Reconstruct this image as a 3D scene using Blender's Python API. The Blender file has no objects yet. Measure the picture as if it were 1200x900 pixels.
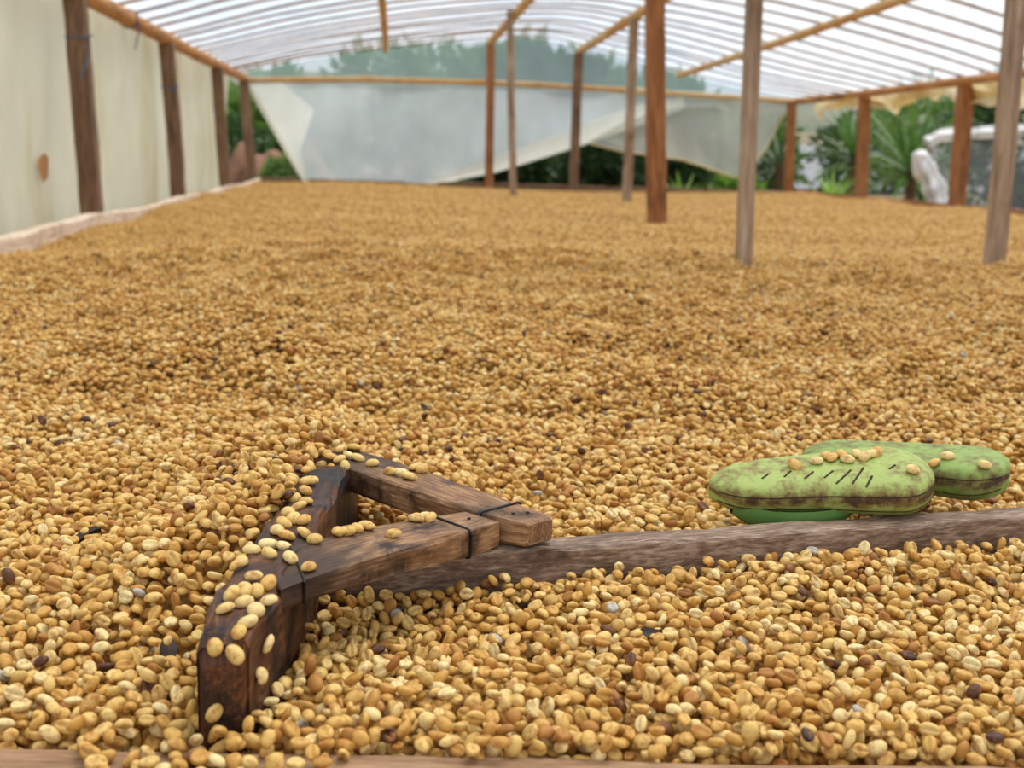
import bpy, bmesh, math, random
import numpy as np
from mathutils import Vector, Matrix, Euler

random.seed(7)
RNG = np.random.default_rng(11)
scene = bpy.context.scene
COL = scene.collection

# ------------------------------------------------------------------ camera
# world frame: Y runs down the length of the drying house, X to its right,
# z = 0 is the bean surface beside the rake.  Units are metres.
FPX = 1387.0
CAM_H = 0.25
YAW, PITCH, ROLL = math.radians(6.58), math.radians(-10.84), math.radians(1.6)
fwd = Vector((math.sin(YAW)*math.cos(PITCH), math.cos(YAW)*math.cos(PITCH), math.sin(PITCH)))
r0 = fwd.cross(Vector((0, 0, 1))).normalized()
u0 = r0.cross(fwd)
rgt = math.cos(ROLL)*r0 + math.sin(ROLL)*u0
upv = math.cos(ROLL)*u0 - math.sin(ROLL)*r0
cam_d = bpy.data.cameras.new('camera')
cam = bpy.data.objects.new('camera', cam_d)
COL.objects.link(cam)
cam.matrix_world = Matrix(((rgt.x, upv.x, -fwd.x, 0), (rgt.y, upv.y, -fwd.y, 0), (rgt.z, upv.z, -fwd.z, CAM_H), (0, 0, 0, 1)))
cam_d.sensor_width = 17.3
cam_d.lens = 17.3*FPX/1200.0
cam_d.clip_start = 0.02
cam_d.clip_end = 500
cam_d.dof.use_dof = True
cam_d.dof.focus_distance = 0.70
cam_d.dof.aperture_fstop = 5.6
scene.camera = cam
scene.view_settings.view_transform = 'Standard'
scene.view_settings.look = 'None'
scene.view_settings.gamma = 1.0
scene.view_settings.use_curve_mapping = False
scene.view_settings.exposure = 0.10

# ------------------------------------------------------------------ overcast sky
world = bpy.data.worlds.new('overcast_sky')
scene.world = world
world.use_nodes = True
wt = world.node_tree
wt.nodes.clear()
w_out = wt.nodes.new('ShaderNodeOutputWorld')
w_bg = wt.nodes.new('ShaderNodeBackground')
w_tc = wt.nodes.new('ShaderNodeTexCoord')
w_no = wt.nodes.new('ShaderNodeTexNoise')
w_no.inputs['Scale'].default_value = 3.2
w_no.inputs['Detail'].default_value = 5
w_cr = wt.nodes.new('ShaderNodeValToRGB')
w_cr.color_ramp.elements[0].position = 0.36
w_cr.color_ramp.elements[0].color = (0.66, 0.80, 1.0, 1)
w_cr.color_ramp.elements[1].position = 0.56
w_cr.color_ramp.elements[1].color = (1.0, 1.0, 1.0, 1)
wt.links.new(w_tc.outputs['Generated'], w_no.inputs['Vector'])
wt.links.new(w_no.outputs['Fac'], w_cr.inputs['Fac'])
wt.links.new(w_cr.outputs['Color'], w_bg.inputs['Color'])
w_bg.inputs['Strength'].default_value = 1.14
wt.links.new(w_bg.outputs['Background'], w_out.inputs['Surface'])

# the sun behind the cloud: a wide soft source
sun_d = bpy.data.lights.new('sun_behind_cloud_offscreen', 'SUN')
sun_d.energy = 4.4
sun_d.angle = math.radians(50)
sun_d.color = (1.0, 0.96, 0.88)
sun = bpy.data.objects.new('sun_behind_cloud_offscreen', sun_d)
COL.objects.link(sun)
sun.rotation_euler = Euler((math.radians(-20), math.radians(20), 0))

# ------------------------------------------------------------------ helpers
def at(px, py, Y):
    """point of the surveyed photograph on the cross-plane at depth Y"""
    d = (float(px)-600)/FPX*rgt + (450-float(py))/FPX*upv + fwd
    return Vector((0, 0, CAM_H)) + d*(Y/d.y)

def tag(o, label=None, cat=None, group=None, kind=None):
    if label: o['label'] = label
    if cat: o['category'] = cat
    if group: o['group'] = group
    if kind: o['kind'] = kind
    return o

def empty(name, loc=(0, 0, 0)):
    o = bpy.data.objects.new(name, None)
    o.empty_display_size = 0.05
    o.location = loc
    COL.objects.link(o)
    return o

def link_mesh(name, me, mat=None, parent=None):
    o = bpy.data.objects.new(name, me)
    if mat is not None and not me.materials:
        me.materials.append(mat)
    COL.objects.link(o)
    if parent is not None:
        o.parent = parent
        o.matrix_parent_inverse = Matrix.Translation(-Vector(parent.location))
    return o

def mesh_from(name, V, F, smooth=True, grain=None):
    me = bpy.data.meshes.new(name)
    me.from_pydata([tuple(map(float, v)) for v in V], [], [tuple(map(int, f)) for f in F])
    me.validate()
    if smooth:
        me.polygons.foreach_set('use_smooth', [True]*len(me.polygons))
    if grain is not None:
        a = me.attributes.new('grain', 'FLOAT_VECTOR', 'POINT')
        a.data.foreach_set('vector', np.asarray(grain, dtype=np.float32).ravel())
    if grain is not None:      # closed solids: make the faces point outwards
        bm = bmesh.new(); bm.from_mesh(me)
        bmesh.ops.recalc_face_normals(bm, faces=bm.faces)
        bm.to_mesh(me); bm.free()
    me.update()
    return me

# ---- node material kit
class NT:
    def __init__(self, name):
        self.m = bpy.data.materials.new(name)
        self.m.use_nodes = True
        self.t = self.m.node_tree
        self.t.nodes.clear()
        self.out = self.n('ShaderNodeOutputMaterial')
    def n(self, typ, **kw):
        nd = self.t.nodes.new(typ)
        for k, v in kw.items():
            if hasattr(nd, k) and k not in nd.inputs:
                setattr(nd, k, v)
            else:
                nd.inputs[k].default_value = v
        return nd
    def l(self, a, b):
        self.t.links.new(a, b)
    def ramp(self, fac, stops):
        r = self.n('ShaderNodeValToRGB')
        e = r.color_ramp.elements
        while len(e) < len(stops):
            e.new(0.5)
        for i, (p, c) in enumerate(stops):
            e[i].position = p
            e[i].color = (*c, 1)
        self.l(fac, r.inputs['Fac'])
        return r.outputs['Color']
    def mix(self, fac, a, b, typ='MIX'):
        x = self.n('ShaderNodeMix', data_type='RGBA', blend_type=typ)
        for s, v in ((0, fac), (6, a), (7, b)):
            if hasattr(v, 'links'):
                self.l(v, x.inputs[s])
            elif s == 0:
                x.inputs[0].default_value = v
            else:
                x.inputs[s].default_value = (*v, 1)
        return x.outputs[2]
    def math(self, op, a, b=None):
        x = self.n('ShaderNodeMath', operation=op)
        for i, v in enumerate((a, b)):
            if v is None: continue
            if hasattr(v, 'links'): self.l(v, x.inputs[i])
            else: x.inputs[i].default_value = v
        return x.outputs[0]
    def noise(self, vec, scale, detail=4, rough=0.55, mscale=None, loc=(0, 0, 0)):
        if mscale is not None:
            mp = self.n('ShaderNodeMapping')
            mp.inputs['Scale'].default_value = mscale
            mp.inputs['Location'].default_value = loc
            self.l(vec, mp.inputs['Vector'])
            vec = mp.outputs['Vector']
        x = self.n('ShaderNodeTexNoise')
        x.inputs['Scale'].default_value = scale
        x.inputs['Detail'].default_value = detail
        x.inputs['Roughness'].default_value = rough
        self.l(vec, x.inputs['Vector'])
        return x.outputs['Fac']
    def attr(self, name, typ='GEOMETRY'):
        return self.n('ShaderNodeAttribute', attribute_name=name, attribute_type=typ)
    def principled(self, color, rough=0.6, spec=0.35, bump=None, bstr=0.3, bdist=0.01):
        p = self.n('ShaderNodeBsdfPrincipled')
        if hasattr(color, 'links'): self.l(color, p.inputs['Base Color'])
        else: p.inputs['Base Color'].default_value = (*color, 1)
        if hasattr(rough, 'links'): self.l(rough, p.inputs['Roughness'])
        else: p.inputs['Roughness'].default_value = rough
        p.inputs['Specular IOR Level'].default_value = spec
        if bump is not None:
            b = self.n('ShaderNodeBump')
            b.inputs['Strength'].default_value = bstr
            b.inputs['Distance'].default_value = bdist
            self.l(bump, b.inputs['Height'])
            self.l(b.outputs['Normal'], p.inputs['Normal'])
        return p.outputs['BSDF']
    def done(self, sh):
        self.l(sh, self.out.inputs['Surface'])
        return self.m

def srgb(r, g, b):
    f = lambda c: (c/255/12.92 if c/255 <= 0.04045 else ((c/255+0.055)/1.055)**2.4)
    return (f(r), f(g), f(b))

def wood(name, dark, mid, light, stain=None, stain_lo=0.5, stain_hi=0.62, freq=1.0, rough=0.7, stain_scale=5, gscale=(6, 60, 60), bd=0.004, stain_dir=(1, 1, 1), soak=None):
    k = NT(name)
    g = k.attr('grain').outputs['Vector']
    oi = k.n('ShaderNodeObjectInfo')
    add = k.n('ShaderNodeVectorMath', operation='ADD')
    k.l(g, add.inputs[0])
    cmb = k.n('ShaderNodeCombineXYZ')
    k.l(k.math('MULTIPLY', oi.outputs['Random'], 37.0), cmb.inputs['X'])
    k.l(cmb.outputs[0], add.inputs[1])
    v = add.outputs[0]
    fine = k.noise(v, freq, 6, 0.65, mscale=gscale)
    broad = k.noise(v, freq*2.2, 4, 0.6, mscale=(1, 2.5, 2.5))
    fac = k.math('ADD', k.math('MULTIPLY', fine, 0.65), k.math('MULTIPLY', broad, 0.35))
    col = k.ramp(fac, [(0.34, dark), (0.5, mid), (0.66, light)])
    if stain is not None:
        st = k.noise(v, stain_scale, 5, 0.65, mscale=stain_dir, loc=(3.1, 1.7, 0.4))
        s = k.ramp(st, [(stain_lo, (0, 0, 0)), (stain_hi, (1, 1, 1))])
        col = k.mix(s, col, stain)
        if soak is not None:            # oil and dirt soaked into the wood up to a distance from its end
            sg = k.n('ShaderNodeSeparateXYZ'); k.l(g, sg.inputs[0])
            f_ = k.math('ADD', k.math('DIVIDE', sg.outputs['X'], soak), k.math('MULTIPLY', k.math('SUBTRACT', st, 0.5), 2.6))
            col = k.mix(k.ramp(f_, [(0.35, (0.85, 0.85, 0.85)), (1.0, (0, 0, 0))]), col, stain)
    return k.done(k.principled(col, rough, 0.3, bump=fine, bstr=0.5, bdist=bd))

M = {}
M['post_brown'] = wood('weathered_brown_timber', srgb(78, 58, 44), srgb(118, 91, 70), srgb(152, 124, 98), stain=srgb(76, 56, 44), stain_lo=0.55, stain_hi=0.75, stain_scale=3)
M['post_orange'] = wood('orange_brown_timber', srgb(98, 58, 30), srgb(150, 98, 58), srgb(184, 132, 86), stain=srgb(70, 42, 26), stain_lo=0.58, stain_hi=0.78, stain_scale=3)
M['post_grey'] = wood('grey_weathered_timber', srgb(104, 84, 66), srgb(158, 134, 112), srgb(194, 174, 152), stain=srgb(120, 84, 54), stain_lo=0.52, stain_hi=0.72, stain_scale=4)
M['log'] = wood('peeled_log', srgb(120, 78, 40), srgb(176, 126, 76), srgb(214, 168, 112), stain=srgb(96, 64, 40), stain_lo=0.58, stain_hi=0.75, stain_scale=2)
M['bamboo'] = wood('dry_bamboo', srgb(150, 104, 52), srgb(198, 152, 92), srgb(220, 186, 134), stain=srgb(206, 188, 150), stain_lo=0.45, stain_hi=0.7, stain_scale=1.2)
M['lath'] = wood('split_cane_lath', srgb(84, 60, 40), srgb(138, 104, 70), srgb(184, 150, 108))
M['board'] = wood('pale_rough_board', srgb(172, 144, 122), srgb(214, 192, 170), srgb(234, 220, 204), stain=srgb(160, 118, 80), stain_lo=0.55, stain_hi=0.72, stain_scale=7, freq=2)
M['plank'] = wood('tan_front_plank', srgb(120, 88, 60), srgb(158, 122, 90), srgb(182, 148, 116), freq=6, stain=srgb(112, 86, 66), stain_lo=0.6, stain_hi=0.75, stain_scale=14)
M['rake_dark'] = wood('oily_dark_wood', srgb(40, 22, 12), srgb(84, 48, 26), srgb(132, 82, 46), stain=srgb(24, 15, 11), stain_lo=0.45, stain_hi=0.58, freq=11, rough=0.55, stain_scale=26, gscale=(4, 40, 40), bd=0.001)
M['rake_brace'] = wood('worn_brown_wood', srgb(72, 48, 30), srgb(132, 94, 62), srgb(190, 150, 110), stain=srgb(40, 24, 15), stain_lo=0.50, stain_hi=0.66, freq=12, rough=0.6, stain_scale=30, gscale=(4, 40, 40), bd=0.0015, soak=0.075)
M['rake_handle'] = wood('grey_sawn_wood', srgb(64, 48, 38), srgb(122, 98, 80), srgb(184, 160, 138), stain=srgb(58, 36, 24), stain_lo=0.55, stain_hi=0.68, freq=10, rough=0.65, stain_scale=22, gscale=(9, 60, 42), bd=0.0015, stain_dir=(0.6, 1, 1))

def simple(name, col, rough=0.6, var=0.25, scale=8, spec=0.3, bump=0.0):
    k = NT(name)
    tc = k.n('ShaderNodeTexCoord').outputs['Object']
    n = k.noise(tc, scale, 5)
    c = k.mix(k.ramp(n, [(0.3, (0, 0, 0)), (0.7, (1, 1, 1))]), tuple(x*(1-var) for x in col), tuple(min(1, x*(1+var)) for x in col))
    return k.done(k.principled(c, rough, spec, bump=n if bump else None, bstr=bump))
M['wire'] = simple('black_wire', srgb(30, 27, 26), 0.5, 0.1, 50)
M['tie'] = simple('blue_grey_twine', srgb(96, 110, 128), 0.8, 0.1, 50)
M['nail'] = simple('rusty_nail', srgb(38, 28, 24), 0.6, 0.2, 300)

def sheet_mat(name, col, transp, transl, stain=None, weave=False, scale=2.0, lo=0.5, hi=0.75, rough=0.35):
    """plastic film: part clear, part milky (scatters through), the rest reflects"""
    k = NT(name)
    tc = k.n('ShaderNodeTexCoord').outputs['Object']
    n = k.noise(tc, scale, 6, 0.6)
    c = k.mix(k.ramp(n, [(0.3, (0, 0, 0)), (0.7, (1, 1, 1))]), tuple(x*0.88 for x in col), tuple(min(1, x*1.06) for x in col))
    if stain is not None:
        s = k.noise(tc, scale*0.7, 5, 0.65, mscale=(1, 1.3, 0.45), loc=(5, 2, 1))
        c = k.mix(k.ramp(s, [(lo, (0, 0, 0)), (hi, (1, 1, 1))]), c, stain)
    bump = None
    if weave:
        w1 = k.n('ShaderNodeTexWave', wave_type='BANDS', bands_direction='DIAGONAL')
        w1.inputs['Scale'].default_value = 22
        k.l(tc, w1.inputs['Vector'])
        c = k.mix(k.math('MULTIPLY', w1.outputs['Fac'], 0.10), c, tuple(x*0.7 for x in col))
        bump = w1.outputs['Fac']
    tl = k.n('ShaderNodeBsdfTranslucent'); k.l(c, tl.inputs['Color'])
    df = k.principled(c, rough, 0.5)
    m1 = k.n('ShaderNodeMixShader'); m1.inputs[0].default_value = transl
    k.l(df, m1.inputs[1]); k.l(tl.outputs[0], m1.inputs[2])
    tr = k.n('ShaderNodeBsdfTransparent')
    tr.inputs['Color'].default_value = (0.97, 0.98, 0.98, 1)
    m2 = k.n('ShaderNodeMixShader'); m2.inputs[0].default_value = transp
    k.l(m1.outputs[0], m2.inputs[1]); k.l(tr.outputs[0], m2.inputs[2])
    return k.done(m2.outputs[0])
M['roof_film'] = sheet_mat('clear_roof_film', (0.50, 0.56, 0.62), 0.60, 0.85, scale=1.2)
M['side_film'] = sheet_mat('milky_cream_woven_film', srgb(232, 228, 204), 0.0, 0.62, stain=srgb(202, 188, 136), weave=True, lo=0.50, hi=0.74)
M['end_film'] = sheet_mat('bluish_clouded_film', srgb(214, 224, 228), 0.30, 0.70, stain=srgb(184, 196, 202), lo=0.45)
M['gable_film'] = sheet_mat('clear_gable_film', srgb(166, 190, 194), 0.42, 0.55)
M['hem_film'] = sheet_mat('cream_folded_film', srgb(253, 252, 240), 0.10, 0.78)
M['flap_film'] = sheet_mat('grey_green_film', srgb(200, 206, 198), 0.34, 0.5, stain=srgb(150, 150, 138), scale=1.5)
M['roll_film'] = sheet_mat('yellowed_film', srgb(238, 226, 188), 0.05, 0.55, stain=srgb(196, 168, 104), scale=3)

# ---- lofted timber: rounded rectangular section carried along a line
def section_uv(rx, ry, n=3):
    pts = []
    for (cx, cy, a0) in ((1-rx, 1-ry, 0), (rx, 1-ry, 90), (rx, ry, 180), (1-rx, ry, 270)):
        for i in range(n):
            a = math.radians(a0 + 90*i/(n-1))
            pts.append((cx + rx*math.cos(a), cy + ry*math.sin(a)))
    return pts

def loft(name, secs, mat, parent=None, rad=0.12, wear=0.0, seed=0, nsub=1):
    """secs: list of 4 corners (bottom-right, bottom-left, top-right, top-left order by u,v) -> rounded timber"""
    rs = np.random.default_rng(seed)
    S = [np.array(s, float) for s in secs]
    T = []
    for i in range(len(S)-1):
        for j in range(nsub):
            T.append(S[i] + (S[i+1]-S[i])*j/nsub)
    T.append(S[-1])
    w = np.linalg.norm(T[0][1]-T[0][0]); h = np.linalg.norm(T[0][2]-T[0][0])
    r = rad*min(w, h)
    uv = section_uv(r/w, r/h)
    # rounded ends: pull a shrunken copy of each end section in
    def lerp(Q, u, v):
        return Q[0]*(1-u)*(1-v) + Q[1]*u*(1-v) + Q[2]*(1-u)*v + Q[3]*u*v
    cen = [t.mean(0) for t in T]
    d0 = (cen[0]-cen[1]); d0 /= np.linalg.norm(d0)
    d1 = (cen[-1]-cen[-2]); d1 /= np.linalg.norm(d1)
    full = [(cen[0] + (T[0]-cen[0])*(1-r/min(w, h)*0.9), 0.0)] + [(t + (d*(-r*0.7) if d is not None else 0), None) for t, d in zip(T, [d0]+[None]*(len(T)-2)+[d1])] + [(cen[-1] + (T[-1]-cen[-1])*(1-r/min(w, h)*0.9), 0.0)]
    V, G = [], []
    m = len(uv)
    s = 0.0
    prev = None
    ph = rs.uniform(0, 6.28, 8)
    for Q, _ in full:
        c = Q.mean(0)
        if prev is not None: s += np.linalg.norm(c-prev)
        prev = c
        for k, (u, v) in enumerate(uv):
            du = wear*(math.sin(s*37/max(w, .01)*.05+ph[0]+k*1.3)+0.6*math.sin(s*91/max(w, .01)*.05+ph[1]+k*2.1))
            dv = wear*(math.sin(s*29/max(w, .01)*.05+ph[2]+k*0.9)+0.6*math.sin(s*77/max(w, .01)*.05+ph[3]+k*1.7))
            V.append(lerp(Q, u+du, v+dv))
            G.append((s, (u-0.5)*w, (v-0.5)*h))
    F = []
    R = len(full)
    for i in range(R-1):
        for k in range(m):
            k2 = (k+1) % m
            F.append((i*m+k, i*m+k2, (i+1)*m+k2, (i+1)*m+k))
    F.append(tuple(range(m-1, -1, -1)))
    F.append(tuple(range((R-1)*m, R*m)))
    me = mesh_from(name, V, F, False, G)
    return link_mesh(name, me, mat, parent)

def beam(name, p0, p1, w, h, mat, parent=None, seed=0, n=8, bow=0.0, wear=0.02, rad=0.15, twist=0.0, side=None):
    p0, p1 = np.array(p0, float), np.array(p1, float)
    d = (p1-p0)/np.linalg.norm(p1-p0)
    if side is None:
        side = np.array((1.0, 0, 0)) if abs(d[2]) > 0.7 else np.array((0, 0, 1.0))
    else: side = np.array(side, float)
    b = np.cross(d, side); b /= np.linalg.norm(b)
    a = np.cross(b, d)
    ws, hs = (w, h) if abs(d[2]) > 0.7 else (h, w)
    rs = np.random.default_rng(seed+100)
    q = rs.uniform(-1, 1, 4)
    secs = []
    for i in range(n+1):
        t = i/n
        c = p0 + (p1-p0)*t + a*bow*q[0]*math.sin(math.pi*t) + b*bow*q[1]*math.sin(2*math.pi*t+q[2])
        secs.append([c - a*ws/2 - b*hs/2, c + a*ws/2 - b*hs/2, c - a*ws/2 + b*hs/2, c + a*ws/2 + b*hs/2])
    return loft(name, secs, mat, parent, rad, wear, seed)

def pole(name, pts, r, mat, parent=None, m=10, nodes=0, seed=0, taper=1.0):
    """round pole through pts; nodes = bamboo joints per metre"""
    P = [np.array(p, float) for p in pts]
    rs = np.random.default_rng(seed)
    line = []
    for i in range(len(P)-1):
        L = np.linalg.norm(P[i+1]-P[i]); k = max(2, int(L/0.12))
        for j in range(k): line.append(P[i]+(P[i+1]-P[i])*j/k)
    line.append(P[-1])
    V, G, F = [], [], []
    s = 0
    for i, c in enumerate(line):
        d = line[min(i+1, len(line)-1)]-line[max(i-1, 0)]
        d /= np.linalg.norm(d)
        sd = np.array((0, 0, 1.0)) if abs(d[2]) < 0.9 else np.array((1.0, 0, 0))
        a = np.cross(d, sd); a /= np.linalg.norm(a); b = np.cross(a, d)
        if i: s += np.linalg.norm(c-line[i-1])
        rr = r*(1+(taper-1)*i/len(line))*(1+0.04*math.sin(s*5+seed))
        if nodes and i % max(1, int(1/(nodes*0.12))) == 0: rr *= 1.13
        for k in range(m):
            t = 2*math.pi*k/m
            V.append(c + a*rr*math.cos(t) + b*rr*math.sin(t))
            G.append((s, r*math.cos(t), r*math.sin(t)))
    for i in range(len(line)-1):
        for k in range(m):
            k2 = (k+1) % m
            F.append((i*m+k, i*m+k2, (i+1)*m+k2, (i+1)*m+k))
    F.append(tuple(range(m))); F.append(tuple(range((len(line)-1)*m, len(line)*m))[::-1])
    return link_mesh(name, mesh_from(name, V, F, True, G), mat, parent)

def tube(name, pts, r, mat, parent=None, m=6):
    V, F = [], []
    P = [np.array(p, float) for p in pts]
    for i, c in enumerate(P):
        d = P[min(i+1, len(P)-1)]-P[max(i-1, 0)]
        d /= (np.linalg.norm(d)+1e-9)
        sd = np.array((0, 0, 1.0)) if abs(d[2]) < 0.9 else np.array((1.0, 0, 0))
        a = np.cross(d, sd); a /= np.linalg.norm(a); b = np.cross(a, d)
        for k in range(m):
            t = 2*math.pi*k/m
            V.append(c + a*r*math.cos(t) + b*r*math.sin(t))
    for i in range(len(P)-1):
        for k in range(m):
            F.append((i*m+k, i*m+(k+1) % m, (i+1)*m+(k+1) % m, (i+1)*m+k))
    F.append(tuple(range(m))); F.append(tuple(range((len(P)-1)*m, len(P)*m))[::-1])
    return link_mesh(name, mesh_from(name, V, F), mat, parent)

def grid_sheet(name, fn, nu, nv, mat, parent=None, thick=0.0):
    V = [fn(i/nu, j/nv) for i in range(nu+1) for j in range(nv+1)]
    F = [(i*(nv+1)+j, (i+1)*(nv+1)+j, (i+1)*(nv+1)+j+1, i*(nv+1)+j+1) for i in range(nu) for j in range(nv)]
    return link_mesh(name, mesh_from(name, V, F), mat, parent)

def hsh(*a):
    return math.sin(sum((i+1)*12.9898*x for i, x in enumerate(a)))*43758.5453 % 1.0

# ------------------------------------------------------------------ the bed: shape of the bean surface
XL, XR, YF, YB = -1.2, 3.87, 0.46, 10.75
WAVES = [(RNG.uniform(0, 6.28), RNG.uniform(0, 6.28), RNG.uniform(0.10, 0.42)) for _ in range(14)]
def sstep(x, a, b):
    t = np.clip((x-a)/(b-a), 0, 1)
    return t*t*(3-2*t)
def front_edge(x):
    return 0.471-0.10*x
def bed_h(x, y):
    x = np.asarray(x, float); y = np.asarray(y, float)
    z = np.zeros(np.broadcast(x, y).shape)
    for i, (a, p, wl) in enumerate(WAVES):
        amp = 0.0016*(wl/0.2)
        ang = a
        z = z + amp*np.sin((np.cos(ang)*x+np.sin(ang)*y)*6.283/wl + p)*sstep(y, 0.55, 1.1)*(1-sstep(y, 2.9, 3.5))
    for i, (a, p, wl) in enumerate(WAVES):     # small clumps
        w2 = wl*0.30
        z = z + 0.0019*np.sin((np.cos(a*1.7+i)*x+np.sin(a*1.7+i)*y)*6.283/w2 + 2*p)*sstep(y, 0.85, 1.2)*(1-sstep(y, 3.0, 3.55))
    # furrows left by raking, running across the bed
    z = z + 0.011*np.sin(6.283*(y+0.10*np.sin(1.9*x+0.7)+0.05*np.sin(4.3*x))/0.34+0.8)*sstep(y, 0.95, 1.5)*(0.6+0.4*np.sin(2.1*x+1.0))*(1-sstep(y, 2.9, 3.5))
    z = z + 0.010*np.sin(6.283*(y+0.2*np.sin(1.1*x))/1.45+2.0)*sstep(y, 1.5, 3)
    # a heap beyond the rake
    z = z + 0.030*np.exp(-((x-0.06)/0.22)**2-((y-1.34)/0.10)**2)
    z = z + 0.016*np.exp(-((x-0.62)/0.30)**2-((y-1.02)/0.10)**2)
    # beans pushed up on the outer side of the rake head
    ax = x-(-0.0775+0.12*(y-0.495))
    z = z + 0.046*np.exp(-(np.maximum(-ax-0.004, 0)/0.10)**2)*(ax < 0.004)*sstep(y, 0.55, 0.68)*(1-sstep(y, 0.82, 1.0))
    z = z + 0.014*np.exp(-((x+0.03)/0.10)**2-((y-0.88)/0.07)**2)
    # beans in front of and behind the handle
    yh = 0.654+0.11*x
    z = z + 0.010*np.exp(-((y-(yh-0.03))/0.03)**2)*sstep(x, 0.16, 0.26)
    z = z + 0.016*np.exp(-((y-(yh+0.05))/0.03)**2)*sstep(x, 0.10, 0.16)*(1-sstep(x, 0.20, 0.25))
    z = z - 0.010*np.exp(-((y-0.60)/0.05)**2-((x-0.02)/0.07)**2)
    # long swell of the bed
    z = z - 0.040*np.exp(-((x-1.7)/1.7)**2)*sstep(y, 5, 8)
    z = z - (1-sstep(x, -1.0, -0.2))*sstep(y, 2.0, 3.0)*(0.058-0.028*sstep(y, 4.2, 7.0))
    return z

# floor under the beans (a dense layer of the same beans)
k = NT('packed_bean_bed')
tc = k.n('ShaderNodeTexCoord').outputs['Object']
M['bed'] = k.done(k.principled(k.ramp(k.noise(tc, 120, 3), [(0.35, srgb(176, 120, 58)), (0.65, srgb(218, 176, 100))]), 0.8, 0.2))
xs = np.linspace(XL, XR, 170); ys = np.concatenate([np.linspace(0.462, 1.5, 110), np.linspace(1.52, YB, 200)])
gx, gy = np.meshgrid(xs, ys, indexing='ij')
gy = np.where(gy < 1.5, front_edge(gx)+(gy-0.462)*(1.5-front_edge(gx))/(1.5-0.462), gy)
gz = bed_h(gx, gy)-0.013-0.010*sstep(gy, 3.3, 3.7)
V = np.stack([gx.ravel(), gy.ravel(), gz.ravel()], 1)
ny = len(ys)
Fq = [(i*ny+j, (i+1)*ny+j, (i+1)*ny+j+1, i*ny+j+1) for i in range(len(xs)-1) for j in range(ny-1)]
tag(link_mesh('floor', mesh_from('floor', V, Fq), M['bed']), 'bed of packed drying beans under the loose top layer', kind='structure')

# ------------------------------------------------------------------ ground outside
k = NT('outside_ground')
tc = k.n('ShaderNodeTexCoord').outputs['Object']
M['ground'] = k.done(k.principled(k.ramp(k.noise(tc, 1.4, 7, 0.65), [(0.3, srgb(66, 74, 42)), (0.5, srgb(112, 98, 74)), (0.7, srgb(150, 134, 112))]), 0.9, 0.2))
gxs = np.linspace(-30, 50, 60); gys = np.linspace(-12, 70, 60)
V, Fq = [], []
for i, x in enumerate(gxs):
    for j, y in enumerate(gys):
        V.append((x, y, -0.22+0.05*math.sin(x*1.3)*math.sin(y*0.9) + (0.05*max(0, y-22))))
        if i < 59 and j < 59: Fq.append((i*60+j, (i+1)*60+j, (i+1)*60+j+1, i*60+j+1))
tag(link_mesh('ground', mesh_from('ground', V, Fq), M['ground']), 'bare earth and grass around the drying house', kind='structure')

# ------------------------------------------------------------------ rims of the bed
def struct(o, label):
    return tag(o, label, kind='structure')
# front plank, right under the camera's view
beam_o = beam('baseboard_front', (-1.0, front_edge(-1.0)-0.032, -0.0265), (1.9, front_edge(1.9)-0.032, -0.0265), 0.060, 0.052, M['plank'], seed=3, n=60, wear=0.015, rad=0.10)
struct(beam_o, 'tan wooden plank edging the front of the bean bed')
# left edge: pale rough boards end to end
bl = empty('baseboard_left', (XL+0.05, 1.0, -0.1)); struct(bl, 'pale rough boards edging the bed along the plastic wall')
segs = [1.6, 4.05, 6.4, 8.5, 10.7]
for i in range(4):
    x0 = XL+0.140+0.006*(i % 2)
    zt = (0.0, -0.012, -0.020, -0.016, -0.008)
    secs = []
    for j in range(11):
        y = segs[i]+(segs[i+1]-segs[i]+0.05)*j/10
        top = np.interp(y, segs, zt)+0.008*math.sin(y*3.1)
        secs.append([(x0-0.02, y, -0.16), (x0+0.02, y, -0.16), (x0-0.02, y, top+0.008), (x0+0.02, y, top+0.008)])
    loft('board', secs, M['board'], bl, rad=0.2, wear=0.02, seed=i)
# far and right edges: low dark boards
bb = empty('baseboard_back', (1.3, YB+0.03, -0.1)); struct(bb, 'low weathered boards edging the far end of the bed')
for i in range(3):
    xa, xb = XL+i*1.72, XL+(i+1)*1.72
    beam('board', (xa, YB+0.03, -0.06), (xb, YB+0.035, -0.065), 0.03, 0.15, M['post_brown'], bb, seed=20+i, n=8)
br = empty('baseboard_right', (XR, 3, -0.1)); struct(br, 'low weathered boards edging the open side of the bed')
for i in range(3):
    beam('board', (XR-0.03, 1.6+i*3.05, -0.055), (XR-0.03, 1.6+(i+1)*3.05, -0.055), 0.03, 0.15, M['post_orange'], br, seed=30+i, n=8)

# ------------------------------------------------------------------ roof profile
PX_ = [-1.25, -0.557, 0.035, 0.933, 1.313, 1.543, 1.744, 2.087, 2.721, 3.204, 3.9]
PZ_ = [0.855, 1.024, 1.118, 1.238, 1.262, 1.246, 1.205, 1.148, 1.000, 0.905, 0.825]
def roof_z(x, y):
    g = np.interp(x, PX_, PZ_)
    par = 0.83+0.45*(1-min(1.0, abs((x-1.33)/2.56))**2)
    t = float(np.clip((y-5.5)/5.0, 0, 1))
    return par*(1-t)+g*t
EZ = 0.83
ceil = empty('ceiling', (1.3, 5, EZ)); struct(ceil, 'shallow arched roof of clear plastic film over thin cane laths')
def roof_pt(u, v):
    x = -1.30+5.25*u; y = -0.6+11.5*v
    return (x, y, roof_z(x, y)+0.045+0.006*math.sin(y*19+x*2)*math.sin(x*1.7+y))
grid_sheet('plastic_film', roof_pt, 40, 110, M['roof_film'], ceil)
ly = -0.45
li = 0
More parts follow.
